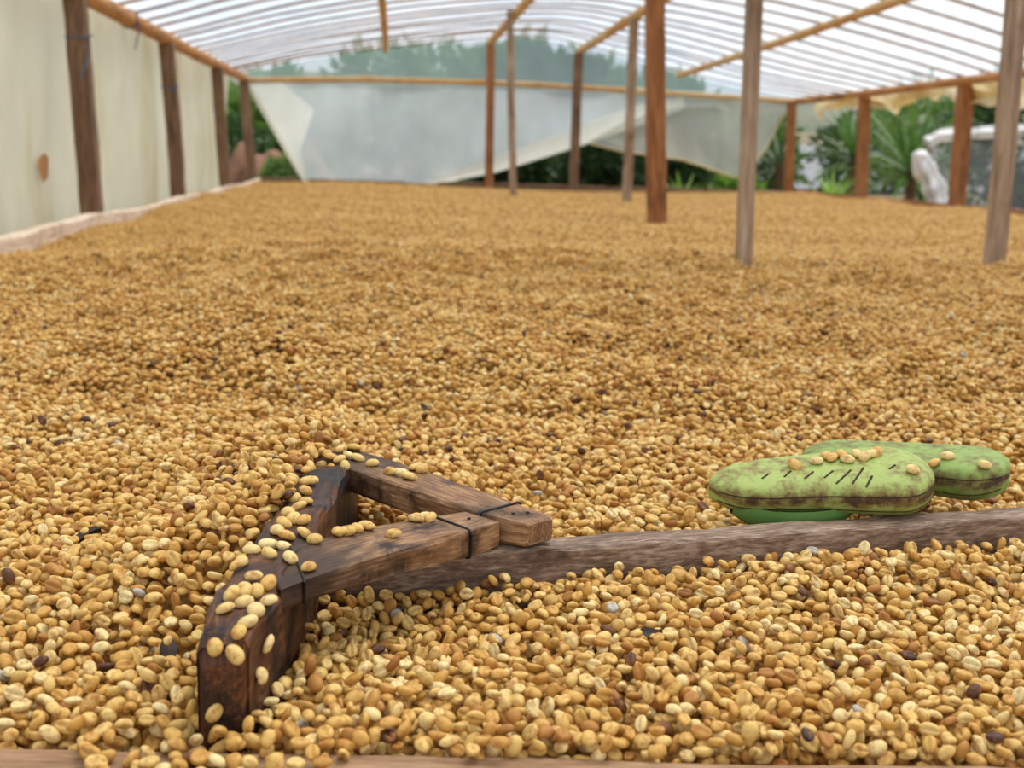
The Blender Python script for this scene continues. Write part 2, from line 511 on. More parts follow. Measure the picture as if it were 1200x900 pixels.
while ly < 10.75:
    wob = RNG.uniform(-1, 1, 4)
    secs = []
    hw = 0.009+0.004*RNG.uniform()
    for j in range(25):
        x = -1.27+5.18*j/24
        y = ly+0.035*wob[0]*math.sin(x*1.1+wob[1]*3)+0.022*wob[2]*math.sin(x*3.1+wob[3]*3)
        z = roof_z(x, y)+0.028+0.010*math.sin(x*2.6+wob[1]*9)*0.5
        sl = (roof_z(x+0.05, y)-roof_z(x-0.05, y))/0.1
        secs.append([(x, y-hw, z-0.007), (x, y+hw, z-0.007), (x, y-hw, z+0.007), (x, y+hw, z+0.007)])
    loft('lath', secs, M['lath'], ceil, rad=0.3, wear=0.06, seed=200+li)
    li += 1
    ly += 0.27+0.10*RNG.uniform()

# ------------------------------------------------------------------ beams and poles of the frame
def thing(o, label, cat, group=None):
    return tag(o, label, cat, group)
LOG_L = [(-1.17, -0.4, 0.822), (-1.175, 2.6, 0.830), (-1.165, 5.5, 0.834), (-1.17, 8, 0.841), (-1.165, 10.75, 0.860)]
LOG_R = [(3.87, 1.0, 0.830), (3.875, 4.5, 0.832), (3.86, 7.6, 0.832), (3.845, 9.4, 0.826), (3.765, 10.9, 0.822)]
def log_z(L, y): return float(np.interp(y, [p[1] for p in L], [p[2] for p in L]))
thing(pole('eave_log', LOG_L, 0.038, M['log'], seed=2), 'thick peeled log carrying the roof along the plastic side wall', 'log')
thing(pole('eave_log', LOG_R, 0.031, M['log'], seed=5), 'brown peeled log carrying the roof along the open side', 'log')
a = at(284, 94, 10.72); b = at(575, 97, 10.72); c = at(690, 103, 10.72); d = at(932, 119, 10.72)
thing(pole('cross_pole', [a, at(430, 93, 10.72), b, c, d], 0.026, M['bamboo'], nodes=2.0, seed=9), 'pale bamboo pole running level across the far gable', 'pole')
def purlin(pts, r, label, seed):
    thing(pole('purlin_pole', pts, r, M['bamboo'], nodes=2.0, seed=seed), label, 'pole')
def under_roof(xs_, ys_, r, y0, y1):
    """a pole that follows the roof, its top against the laths"""
    out = []
    for i in range(15):
        y = y0+(y1-y0)*i/14
        x = float(np.interp(y, ys_, xs_))
        out.append((x, y, roof_z(x, y)+0.021-r))
    return out
P_A = under_roof([0.90, 0.92, 0.945, 0.955], [0.2, 5.5, 8, 10.72], 0.032, 0.2, 10.72)
P_B = under_roof([1.66, 1.70, 1.73, 1.755], [0.2, 5.5, 8, 10.72], 0.034, 0.2, 10.72)
purlin(P_A, 0.032, 'roof pole resting on the post where the far sheet hangs flat', 3)
purlin(P_B, 0.034, 'roof pole resting on the post where the far sheet lifts', 4)
purlin(under_roof([2.72, 2.73, 2.71, 2.65], [1, 4.5, 7.5, 10.7], 0.027, 1.0, 10.7), 0.027, 'thin roof pole over the open side, ending above the grey flap', 6)
purlin(under_roof([-0.06, -0.03, 0.02, 0.05], [1, 5, 8, 10.55], 0.024, 1.0, 10.55), 0.024, 'thin roof pole on the slope beside the plastic side wall', 7)

# ------------------------------------------------------------------ posts
def post(base, top, w, dpt, mat, label, seed, group=None):
    o = beam('wooden_post', base, top, w, dpt, mat, seed=seed, n=14, bow=0.006, wear=0.02, rad=0.10)
    return thing(o, label, 'post', group)
def twine(parent, c, r, drop, lean):
    """a loop of twine tied round a post or log, with a loose end"""
    pts = []
    for i in range(17):
        t = 2*math.pi*i/16
        k_ = max(abs(math.cos(t)), abs(math.sin(t)))
        pts.append((c[0]+r[0]*math.cos(t)/k_, c[1]+r[1]*math.sin(t)/k_, c[2]+0.01*math.sin(t)))
    tube('twine', pts, 0.004, M['tie'], parent)
    x0, y0 = c[0]+r[0], c[1]-r[1]
    tube('twine', [(x0, y0, c[2]), (x0+0.004, y0-0.006, c[2]-drop*0.4), (x0+lean, y0-0.004, c[2]-drop)], 0.004, M['tie'], parent)
LP = [(4.85, 'first timber post from the front along the plastic side wall'), (6.85, 'second timber post from the front along the plastic side wall'), (8.9, 'third timber post from the front along the plastic side wall'), (10.62, 'corner post where the side wall meets the far sheet')]
for i, (y, lb) in enumerate(LP):
    p = post((-1.118+0.01*i, y, -0.14), (-1.155, y, log_z(LOG_L, y)-0.030), 0.078, 0.07, M['post_brown'], lb, 40+i)
    if i in (0, 1):
        twine(p, (-1.145, y, 0.66 if i == 0 else 0.58), (0.0415, 0.0375), 0.16 if i == 0 else 0.03, -0.03)
tw = tag(empty('twine_tie', (-1.166, 5.9, 0.84)), 'blue-grey twine tied round the eave log between two posts', 'twine')
lz = log_z(LOG_L, 5.9)
tube('twine', [(-1.166+0.0425*math.cos(t*math.pi/12), 5.9+0.004*math.sin(t), lz+0.0425*math.sin(t*math.pi/12)) for t in range(25)], 0.004, M['tie'], tw)
tube('twine', [(-1.1235, 5.9, lz), (-1.120, 5.895, lz-0.06), (-1.140, 5.896, lz-0.14)], 0.004, M['tie'], tw)
RP = [((925, 232), (928, 122), 10.72, 0.075, 'brown corner post beside the hanging grey flap'), ((1010, 236), (1014, 108), 9.45, 0.085, 'orange-brown post in front of the spiky palms on the open side'), ((1121, 244), (1134, 88), 7.75, 0.098, 'orange-brown post in front of the netted frame')]
for i, (b_, t_, y, w, lb) in enumerate(RP):
    pb, pt = at(*b_, y), at(*t_, y)
    pb.z -= 0.12
    post(pb, (pt.x, pt.y, log_z(LOG_R, y)-(0.024 if i else 0.006)), w, w*0.8, M['post_orange'], lb, 50+i)
# posts standing inside the bed
def inner(px_b, px_t, y, w, mat, lb, seed, top=None, dpt=None):
    pb, pt = at(*px_b, y), at(*px_t, y)
    d_ = pb-pt
    pb = pb+d_*(0.08/abs(d_.z))
    if top is not None:
        pt = pt-d_*((top-pt.z)/abs(d_.z))
    post(pb, pt, w, dpt or w*0.85, mat, lb, seed)
inner((573, 221), (575, 52), 10.66, 0.070, M['post_orange'], 'orange-brown post in front of the flat far sheet', 60, top=log_z(P_A, 10.66)-0.026)
inner((672, 225), (678, 62), 10.66, 0.078, M['post_brown'], 'brown post where the far sheet is pulled up', 61, top=log_z(P_B, 10.66)-0.028)
inner((602, 236), (598, 24), 8.45, 0.048, M['post_grey'], 'slender grey post under the roof ridge before the flat far sheet', 62, top=log_z(P_A, 8.45))
inner((734, 237), (743, 20), 8.2, 0.060, M['post_grey'], 'slender grey-brown post before the lifted hem of the far sheet', 63, top=log_z(P_B, 8.2)-0.028)
inner((770, 261), (769, 0), 4.85, 0.074, M['post_orange'], 'thick reddish-brown post standing in the beans', 64, top=1.300)
inner((871, 320), (884, 0), 2.68, 0.034, M['post_grey'], 'narrow split grey-brown post standing in the beans with a frayed foot', 65, top=1.252, dpt=0.030)
inner((1163, 315), (1191, 0), 2.90, 0.044, M['post_grey'], 'pale grey square post standing in the beans on the open side', 66, top=1.23, dpt=0.042)

# ------------------------------------------------------------------ plastic walls
wl = empty('wall_left', (XL-0.04, 5, 0)); struct(wl, 'side wall of creamy milky plastic sheeting behind timber posts')
def left_pt(u, v):
    y = 0.9+9.35*u
    zt = 0.85; zb = -0.14
    z = zb+(zt-zb)*v
    if u > 0.97: y += 0.16*(0.5-abs(v-0.45))*(u-0.97)/0.03
    x = XL-0.045+0.012*math.sin(y*2.1+0.5)+0.008*math.sin(y*7.3+z*2.2)*(0.4+v)+0.006*math.sin(y*13+z*5)+0.010*math.sin(z*6+y*0.8)
    # the sheet hangs slack between posts
    x += -0.02*math.sin(math.pi*((y-4.85)/2.0 % 1.0))*math.sin(math.pi*v)
    return (x, y, z)
grid_sheet('plastic_sheet', left_pt, 220, 24, M['side_film'], wl)
# torn patch stuck on the sheet
k = NT('brown_leaf_patch'); M['patch'] = k.done(k.principled(srgb(176, 130, 82), 0.8))
pv = left_pt((4.70-0.9)/9.35, 0.46)
cp = Vector((pv[0]+0.012, 4.70, at(48, 195, 4.70).z))
V = [cp+Vector((0.002*((i*7) % 3-1), 0.085*math.cos(i*0.785)*(0.8+0.4*hsh(i)), 0.05*math.sin(i*0.785)*(0.7+0.5*hsh(i, 2)))) for i in range(8)]
V += [v+Vector((0.002, 0, 0)) for v in V]
Fq = [tuple(range(8)), tuple(range(15, 7, -1))]+[(i, (i+1) % 8, 8+(i+1) % 8, 8+i) for i in range(8)]
link_mesh('brown_patch', mesh_from('brown_patch', V, Fq, False), M['patch'], wl)

wb = empty('wall_back', (1.3, 10.85, 0)); struct(wb, 'far gable wall of clouded plastic sheeting hung from a bamboo pole')
# upper gable film
def gable_pt(u, v):
    x = -1.2+5.05*u
    z0 = 0.83; z1 = max(z0+0.005, roof_z(x, 10.8)+0.03)
    return (x, 10.80+0.01*math.sin(x*5)+0.008*math.sin(x*17+v*4), z0+(z1-z0)*v)
grid_sheet('gable_film', gable_pt, 60, 8, M['gable_film'], wb)
# main sheet: hung from the pole, lower corners pulled up
TOP = [(286, 95), (430, 94), (575, 98), (690, 104), (800, 110), (925, 120)]
BOT = [(288, 100), (320, 152), (356, 213), (440, 216), (512, 216), (575, 202), (640, 182), (690, 164), (740, 142), (800, 126), (925, 124)]
def sheet_pt(u, v, Y=10.79):
    px = 287+638*u
    t = np.interp(px, [p[0] for p in TOP], [p[1] for p in TOP])
    b_ = np.interp(px, [p[0] for p in BOT], [p[1] for p in BOT])
    p = at(px, b_+(t-b_)*v, Y)
    dy = 0.02*math.sin(px*0.021+v*2)+0.012*math.sin(px*0.06-v*5)+0.03*math.sin(v*3.1+px*0.012)*(1-v)
    return (p.x, p.y+dy*0.8, p.z)
grid_sheet('hanging_sheet', sheet_pt, 120, 20, M['end_film'], wb)
# doubled cream hem, on the lifted side
HT = [(500, 213), (575, 186), (640, 162), (690, 143), (740, 126), (800, 114)]
HB = [(500, 216), (575, 204), (640, 184), (690, 168), (740, 150), (800, 128)]
def hem_pt(u, v):
    px = 500+300*u
    t = np.interp(px, [p[0] for p in HT], [p[1] for p in HT]); b_ = np.interp(px, [p[0] for p in HB], [p[1] for p in HB])
    p = at(px, b_+(t-b_)*v, 10.74)
    return (p.x, p.y-0.03*math.sin(math.pi*v)-0.01*math.sin(px*.05), p.z)
grid_sheet('folded_hem', hem_pt, 50, 6, M['hem_film'], wb)
# cream doubled corner on the other side
CT = [(290, 97), (330, 97), (362, 125), (372, 170), (362, 213)]
def corner_pt(u, v):
    e0 = (np.interp(u, [0, .5, 1], [291, 322, 356]), np.interp(u, [0, .5, 1], [101, 153, 213]))
    e1 = (np.interp(u, [0, .35, .7, 1], [330, 368, 352, 362]), np.interp(u, [0, .35, .7, 1], [97, 128, 176, 213]))
    p = at(e0[0]+(e1[0]-e0[0])*v, e0[1]+(e1[1]-e0[1])*v, 10.74)
    return (p.x, p.y-0.02*math.sin(math.pi*v), p.z)
grid_sheet('folded_corner', corner_pt, 24, 6, M['hem_film'], wb)
tube('hem_roll', [at(291, 100, 10.70), at(322, 153, 10.69), at(345, 192, 10.69), at(358, 213, 10.69)], 0.018, M['hem_film'], wb, 8)
# grey flap: the loose end hanging in a triangle by the corner post
FT = [(690, 166), (735, 140), (800, 124), (860, 116), (925, 120)]
FB = [(690, 168), (735, 178), (800, 187), (864, 209), (895, 176), (925, 128)]
def flap_pt(u, v):
    px = 690+234*u
    t = np.interp(px, [p[0] for p in FT], [p[1] for p in FT]); b_ = np.interp(px, [p[0] for p in FB], [p[1] for p in FB])
    p = at(px, b_+(t-b_)*v, 10.68)
    return (p.x, p.y+0.05*math.sin(px*0.035+v*3)*(1-v)+0.03*math.sin(px*0.09+v), p.z)
fo = grid_sheet('loose_flap', flap_pt, 50, 14, M['flap_film'], wb)
tube('flap_hem', [flap_pt(i/40, 0) for i in range(41)], 0.009, M['roll_film'], wb, 6)

# sheet gathered up under the open eave
wr = empty('wall_right', (XR, 7, 0.8)); struct(wr, 'yellowed plastic sheet gathered up under the eave of the open side')
def roll_pt(u, v):
    y = 4.2+6.4*u
    lo = 0.10+0.035*math.sin(y*4.3)+0.03*math.sin(y*9.1+1)+0.02*math.sin(y*17)
    lo += 0.10*float(sstep(np.array(7.6-y), 0, 0.3))
    a_ = v*math.pi
    z = 0.83-lo*v
    x = XR+0.052+0.035*math.sin(a_*2+y*3)*v+0.02*math.sin(y*8+v*4)
    return (x, y, z)
grid_sheet('gathered_sheet', roll_pt, 150, 10, M['roll_film'], wr)
def roll2_pt(u, v):
    y = 4.2+6.4*u
    t = 2*math.pi*v
    r = 0.035+0.012*math.sin(y*5.2)+0.008*math.sin(y*13)
    return (XR+0.092+r*math.cos(t), y, 0.785-0.02*math.sin(y*4.3)+r*1.1*math.sin(t))
grid_sheet('sheet_roll', roll2_pt, 120, 10, M['roll_film'], wr)

# ------------------------------------------------------------------ plants and things outside
def leaf_mat(name, a, b, rough=0.5):
    k = NT(name)
    oi = k.n('ShaderNodeObjectInfo').outputs['Random']
    tc = k.n('ShaderNodeTexCoord').outputs['Object']
    n = k.noise(tc, 9, 3)
    f = k.math('ADD', k.math('MULTIPLY', oi, 0.3), k.math('MULTIPLY', n, 0.8))
    c = k.ramp(f, [(0.25, a), (0.8, b)])
    p = k.principled(c, rough, 0.4)
    tl = k.n('ShaderNodeBsdfTranslucent'); k.l(c, tl.inputs['Color'])
    m = k.n('ShaderNodeMixShader'); m.inputs[0].default_value = 0.3
    k.l(p, m.inputs[1]); k.l(tl.outputs[0], m.inputs[2])
    return k.done(m.outputs[0])
M['leaf_dark'] = leaf_mat('dark_green_leaf', srgb(28, 48, 24), srgb(62, 92, 44))
M['leaf_mid'] = leaf_mat('green_leaf', srgb(52, 84, 36), srgb(112, 146, 66))
M['leaf_light'] = leaf_mat('fresh_green_leaf', srgb(84, 124, 44), srgb(150, 184, 84))
M['leaf_palm'] = leaf_mat('spiky_palm_leaf', srgb(40, 72, 34), srgb(104, 140, 66))
M['bark'] = simple('rough_bark', srgb(104, 74, 52), 0.9, 0.35, 14)
M['red_earth'] = simple('red_earth', srgb(112, 80, 60), 0.95, 0.45, 9)

def foliage(name, c, rx, ry, rz, n, size, mat, parent, seed):
    rs = np.random.default_rng(seed)
    u = rs.normal(size=(n, 3)); u /= np.linalg.norm(u, axis=1)[:, None]
    rad = rs.uniform(0.45, 1.0, n)**0.6
    lob = 1+0.22*np.sin(u[:, 0]*5+seed)*np.sin(u[:, 2]*6+seed*2)+0.12*np.sin(u[:, 1]*9)
    P = np.array(c)+u*(rad*lob)[:, None]*np.array((rx, ry, rz))
    P[:, 2] = np.maximum(P[:, 2], c[2]-rz*0.95)
    d = u+rs.normal(size=(n, 3))*0.7; d /= np.linalg.norm(d, axis=1)[:, None]
    s = np.cross(d, rs.normal(size=(n, 3))); s /= np.linalg.norm(s, axis=1)[:, None]
    L = size*rs.uniform(0.6, 1.4, n)[:, None]
    V = np.stack([P, P+d*L*0.5+s*L*0.22, P+d*L, P+d*L*0.5-s*L*0.22], 1).reshape(-1, 3)
    F = np.arange(4*n).reshape(-1, 4)
    return link_mesh(name, mesh_from(name, V, F, False), mat, parent)

def shrub(name, label, cat, base, rx, rz, n, size, mat, seed, trunk=True, group=None, up=0.0):
    base = Vector(base)
    r = empty(name, base); tag(r, label, cat, group)
    if trunk:
        pole('trunk', [base-Vector((0, 0, 0.05)), base+Vector((0.03, 0, up+rz*0.6)), base+Vector((-0.02, 0.02, up+rz*1.3))], max(0.012, rx*0.06), M['bark'], r, 8, seed=seed, taper=0.5)
        for q in range(3):
            a_ = q*2.1+seed
            pole('branch', [base+Vector((0.02, 0, up+rz*0.4)), base+Vector((rx*0.5*math.cos(a_), rx*0.5*math.sin(a_), up+rz*1.1))], max(0.008, rx*0.03), M['bark'], r, 6, seed=seed+q, taper=0.4)
    foliage('foliage', base+Vector((0, 0, up+rz)), rx, rx, rz, n, size, mat, r, seed)
    return r
GZ = -0.22
def gpt(px, Y, z=GZ):
    p = at(px, 200, Y); return (p.x, p.y, z)
# dark shrubs seen under the lifted hem
shrub('shrub', 'dark green shrub behind the lifted hem of the far sheet', 'shrub', gpt(600, 12.2), 0.36, 0.34, 1500, 0.13, M['leaf_dark'], 1)
shrub('shrub', 'dark shrub behind the post of the pulled-up sheet', 'shrub', gpt(692, 13.2), 0.36, 0.42, 1600, 0.12, M['leaf_dark'], 2)
shrub('shrub', 'dense dark shrub between the thick reddish post and the loose flap', 'shrub', gpt(787, 12.7), 0.38, 0.46, 2000, 0.13, M['leaf_dark'], 3)
shrub('shrub', 'low fresh green plant at the foot of the dense dark shrub', 'plant', gpt(864, 11.9), 0.20, 0.17, 550, 0.12, M['leaf_light'], 4, trunk=False)
shrub('shrub', 'dark shrub beyond the corner post and the loose flap', 'shrub', gpt(885, 14.5), 0.50, 0.50, 1500, 0.14, M['leaf_mid'], 5)
shrub('shrub', 'dark shrub in the gap beside the folded corner of the sheet', 'shrub', gpt(285, 13.6), 0.30, 0.40, 900, 0.11, M['leaf_dark'], 6)
shrub('shrub', 'loose green shrub low behind the folded corner of the sheet', 'shrub', gpt(338, 11.5), 0.22, 0.20, 700, 0.09, M['leaf_mid'], 7)
# red earth bank beyond the corner gap
def bank_pt(u, v):
    t = math.pi*v
    x = -1.7+1.3*u
    return (x, 12.7-0.5*math.cos(t), GZ-0.03+(0.55+0.12*math.sin(u*9)+0.08*math.sin(u*23+v*6))*math.sin(t)*math.sin(math.pi*min(1, max(0.0, u*1.0)))**0.5)
tag(grid_sheet('earth_bank', bank_pt, 24, 12, M['red_earth']), 'mound of reddish earth outside the far corner gap', 'earth mound')
# trees behind the gable
TREES = [(330, 18, 1.1, 0.63, 'leaf_mid', 'pale tree crown behind the gable over the folded corner'), (450, 22.5, 1.35, 1.12, 'leaf_mid', 'broad tree crown behind the gable beside the ridge'),
         (590, 18, 0.85, 0.98, 'leaf_mid', 'tree crown behind the gable just under the ridge'), (650, 15.2, 0.7, 0.77, 'leaf_dark', 'dark tree crown close behind the gable between its two far posts'),
         (525, 27.5, 1.7, 1.36, 'leaf_mid', 'tall tree crown behind the gable next to the slender ridge post'), (700, 22.5, 1.35, 1.06, 'leaf_mid', 'tree crown behind the gable beyond the pulled-up sheet post'),
         (772, 18, 0.85, 0.71, 'leaf_mid', 'tree crown behind the gable where the roof slopes down')]
for i, (px, Y, rx, rz, mt, lb) in enumerate(TREES):
    shrub('tree', lb, 'tree', gpt(px, Y), rx, rz, 2200, 0.26, M[mt], 20+i, up=0.15, group='trees behind the gable')
# open side: shrubs behind the palms
shrub('shrub', 'light green airy shrub behind the palms under the gathered sheet', 'shrub', gpt(1085, 17.0), 0.72, 0.84, 2000, 0.14, M['leaf_mid'], 31)
shrub('tree', 'dark leafy tree behind the netted frame', 'tree', gpt(1205, 14.0), 0.85, 0.85, 2400, 0.16, M['leaf_dark'], 32)
shrub('shrub', 'dark green shrub behind the palm fronds', 'shrub', gpt(1012, 19.6), 0.8, 0.74, 1800, 0.15, M['leaf_dark'], 33)  # its leaves are dark green by kind

# spiky palms: every blade a part
def blade_mesh(L, w):
    V, F = [], []
    n = 6
    for i in range(n+1):
        t = i/n
        hw = w*(math.sin(math.pi*min(1, t*0.9+0.1))**0.7)*(1-t*0.35)*(1 if i < n else 0.05)
        z = 0.0-0.16*L*t*t
        V += [(L*t, -hw, z+hw*0.35), (L*t, 0, z), (L*t, hw, z+hw*0.35)]
    for i in range(n):
        for j in (0, 1):
            F.append((i*3+j, (i+1)*3+j, (i+1)*3+j+1, i*3+j+1))
    return mesh_from('blade', V, F)
def palm(label, base, up, L, w, n, mat, seed, lo=-0.35, hi=1.35):
    rs = np.random.default_rng(seed)
    base = Vector(base)
    r = empty('spiky_palm', base); tag(r, label, 'palm', 'spiky palms on the open side')
    if up > 0.03:
        pole('stem', [base-Vector((0, 0, 0.05)), base+Vector((0.02, 0, up))], 0.045, M['bark'], r, 8, seed=seed)
    me = blade_mesh(L, w); me.materials.append(mat)
    for i in range(n):
        az = i*2.399963+rs.uniform(-.2, .2)
        el = lo+(hi-lo)*((i+0.5)/n)+rs.uniform(-.1, .1)
        o = bpy.data.objects.new('blade', me)
        COL.objects.link(o)
        o.parent = r
        o.location = (0.03*math.cos(az), 0.03*math.sin(az), up-0.10*(1-(i+0.5)/n))
        o.rotation_euler = Euler((rs.uniform(-.3, .3), -el, az), 'XYZ')
        s_ = rs.uniform(0.75, 1.1); o.scale = (s_, s_, s_)
pz = at(1000, 180, 13.3); palm('spiky palm with long dark fronds between the corner post and the orange-brown post', (pz.x, pz.y, GZ), pz.z-GZ, 0.74, 0.025, 60, M['leaf_palm'], 1)
pz = at(1068, 196, 10.9); palm('spiky palm with arching fronds beside the white cloth of the netted frame', (pz.x, pz.y, GZ), pz.z-GZ, 0.80, 0.025, 60, M['leaf_palm'], 2)
pz = at(976, 226, 12.15); palm('low fresh green spiky plant at the foot of the palms', (pz.x, pz.y, GZ), 0.10, 0.42, 0.024, 34, M['leaf_light'], 3, lo=0.1)
pz = at(912, 190, 12.3); palm('dark spiky palm behind the loose grey flap', (pz.x, pz.y, GZ), pz.z-GZ, 0.46, 0.02, 40, M['leaf_dark'], 4)
pz = at(800, 224, 11.4); palm('bright spiky plant low beyond the bed edge', (pz.x, pz.y, GZ), 0.06, 0.36, 0.02, 30, M['leaf_light'], 5, lo=0.2)

# road and far hill on the open side
k = NT('grey_road'); tc = k.n('ShaderNodeTexCoord').outputs['Object']
M['road'] = k.done(k.principled(k.ramp(k.noise(tc, 2, 5), [(0.3, srgb(104, 104, 110)), (0.7, srgb(132, 132, 136))]), 0.9))
def road_pt(u, v): return (6.4+2.4*v+14*u, 20.8+9*v+1.0*u, GZ+0.055+0.004*math.sin(u*20)+0.95*v*v)
tag(grid_sheet('road', road_pt, 20, 8, M['road']), 'grey road passing beyond the open corner', kind='structure')
k = NT('scrubby_hill'); tc = k.n('ShaderNodeTexCoord').outputs['Object']
M['hill'] = k.done(k.principled(k.ramp(k.noise(tc, 0.12, 6), [(0.3, srgb(82, 94, 74)), (0.7, srgb(124, 122, 112))]), 1.0, 0.1))
def hill_pt(u, v):
    x = -60+150*u
    return (x, 68+22*v, -1+(7.0+0.6*math.sin(u*7+1)+0.3*math.sin(u*19))*math.sin(v*math.pi/2))
tag(grid_sheet('hills', hill_pt, 60, 10, M['hill']), 'low grey-green hillside far beyond the drying house', kind='structure')

# netted frame with white cloth
k = NT('white_cloth'); tc = k.n('ShaderNodeTexCoord').outputs['Object']
cn = k.noise(tc, 14, 5, mscale=(1, 1, 0.3))
M['cloth'] = k.done(k.principled(k.ramp(cn, [(0.3, srgb(196, 196, 198)), (0.6, srgb(238, 238, 238))]), 0.8, 0.2, bump=cn, bstr=0.5))
k = NT('grey_net')
tcn = k.n('ShaderNodeTexCoord').outputs['Object']
p_ = k.principled(srgb(150, 156, 160), 0.8)
tr = k.n('ShaderNodeBsdfTransparent'); mx = k.n('ShaderNodeMixShader')
mx.inputs[0].default_value = 0.62
k.l(p_, mx.inputs[1]); k.l(tr.outputs[0], mx.inputs[2])
M['net'] = k.done(mx.outputs[0])
NY = 9.3
n0 = at(1092, 240, NY); n1 = at(1090, 163, NY); n2 = at(1150, 158, NY-0.1); n3 = at(1290, 146, NY-0.3); n4 = at(1290, 245, NY-0.3)
nf = empty('netted_frame', (n0.x, n0.y, GZ)); tag(nf, 'low frame covered with grey net and wrapped in white cloth', 'netted frame')
pole('frame_pole', [(n0.x, n0.y, GZ), n1], 0.016, M['post_grey'], nf, 8)
pole('frame_pole', [n1, n2, n3], 0.016, M['post_grey'], nf, 8)
pole('frame_pole', [n3, (n4.x, n4.y, GZ)], 0.016, M['post_grey'], nf, 8)
def net_pt(u, v):
    tp = n1.lerp(n3, u); bt = Vector((n0.x, n0.y, GZ)).lerp(Vector((n4.x, n4.y, GZ)), u)
    p = bt.lerp(tp, v)
    return (p.x, p.y+0.03*math.sin(u*14+v*3), p.z)
grid_sheet('net', net_pt, 30, 10, M['net'], nf)
def cloth_roll(name, pts, r0_, seed, m=12, flare=None):
    P = [Vector(p) for p in pts]
    def fn(u, v):
        f = u*(len(P)-1); i = min(int(f), len(P)-2); c = P[i].lerp(P[i+1], f-i)
        d = (P[i+1]-P[i]).normalized()
        a_ = d.cross(Vector((0, 1, 0))).normalized(); b_ = a_.cross(d)
        t = 2*math.pi*v
        r = (r0_ if flare is None else float(np.interp(u, *flare)))*(1+0.18*math.sin(5*t+seed+u*3)+0.14*math.sin(u*23+seed))
        q = c+a_*r*math.cos(t)+b_*r*math.sin(t)
        return (q.x, q.y, q.z)
    return grid_sheet(name, fn, 30, m*3, M['cloth'], nf)
cloth_roll('cloth_roll', [at(1086, 168, NY-0.03), at(1100, 160, NY-0.03), at(1150, 156, NY-0.1), at(1225, 151, NY-0.2), at(1290, 146, NY-0.3)], 0.042, 1)
cloth_roll('cloth_bundle', [at(1082, 176, NY-0.05), at(1078, 190, NY-0.06), at(1094, 215, NY-0.06), at(1102, 243, NY-0.06)], 0.05, 4, flare=([0, .15, .35, 1], [0.03, 0.06, 0.075, 0.085]))

# ------------------------------------------------------------------ the wooden rake
rake = empty('wooden_rake', (-0.05, 0.65, -0.02)); tag(rake, 'old wooden rake lying in the beans, oily dark head and grey handle', 'rake')
def quad(xl, xr, yl, yr, z0, z1):
    """section corners: low-left, low-right, top-left, top-right"""
    return [(xl, yl, z0), (xr, yr, z0), (xl, yl, z1), (xr, yr, z1)]
secs = []
for t in (0, 0.025, 0.07, 0.15, 0.3, 0.45, 0.6, 0.75, 0.9, 1.0):
    y = 0.487+0.318*t
    cx = -0.0645+0.12*(y-0.495)
    hw = 0.0108+0.0037*min(1, t/0.15)
    zt = np.interp(t, [0, .025, .07, .3, 1], [0.041, 0.0455, 0.0485, 0.0495, 0.0455])
    secs.append(quad(cx-hw, cx+hw, y, y-0.002, -0.035, zt))
head = loft('head_board', secs, M['rake_dark'], rake, rad=0.22, wear=0.025, seed=1, nsub=4)
secs = []
for x in (-0.042, 0.0, 0.05, 0.09, 0.13, 0.18, 0.235, 0.30, 0.36, 0.41, 0.5, 0.6, 0.72):
    yf = 0.654+0.11*x
    zt = np.interp(x, [-.05, .05, .13, .235, .41, .72], [0.0215, 0.0215, 0.0225, 0.0245, 0.0285, 0.034])
    zb = np.interp(x, [-.05, .1, .3, .45, .72], [-0.016, -0.013, -0.008, -0.003, 0.006])
    secs.append(quad(x, x, yf+0.023, yf, zb, zt))
handle = loft('handle', secs, M['rake_handle'], rake, rad=0.12, wear=0.02, seed=2, nsub=4)
def brace(rows, seed):
    secs = []
    for (fx, fy, bx, by, zt, th) in rows:
        secs.append([(bx, by, zt-th), (fx, fy, zt-th), (bx, by, zt), (fx, fy, zt)])
    o = loft('brace', secs, M['rake_brace'], rake, rad=0.16, wear=0.018, seed=seed, nsub=5)
    return o, secs
nb, nsec = brace([(-0.0455, 0.5345, -0.0570, 0.5835, 0.0484, 0.012), (-0.034, 0.5475, -0.0439, 0.596, 0.0490, 0.0125), (0.010, 0.597, -0.006, 0.636, 0.0455, 0.0140), (0.0564, 0.6475, 0.0343, 0.6758, 0.0405, 0.0165), (0.0730, 0.6680, 0.0530, 0.690, 0.0385, 0.0150)], 5)
fb, fsec = brace([(-0.0395, 0.782, -0.023, 0.819, 0.0490, 0.016), (-0.0236, 0.763, -0.0072, 0.80, 0.0475, 0.0165), (0.020, 0.722, 0.0415, 0.750, 0.0435, 0.018), (0.063, 0.6786, 0.0905, 0.700, 0.0395, 0.0165), (0.0870, 0.6630, 0.1060, 0.6760, 0.0385, 0.0150)], 6)
def wire_loop(parent, secs, f, name='wire'):
    i = int(f); S = np.array(secs[i])+(np.array(secs[i+1])-np.array(secs[i]))*(f-i)
    c = S.mean(0)
    pts = []
    for (u, v) in section_uv(0.08, 0.14, 4)+[section_uv(0.08, 0.14, 4)[0]]:
        q = S[0]*(1-u)*(1-v)+S[1]*u*(1-v)+S[2]*(1-u)*v+S[3]*u*v
        d = (q-c); pts.append(c+d*(1+0.0007/np.linalg.norm(d)))
    tube(name, pts, 0.0009, M['wire'], parent, 6)
wire_loop(nb, nsec, 2.92); wire_loop(nb, nsec, 0.95); wire_loop(fb, fsec, 2.95)
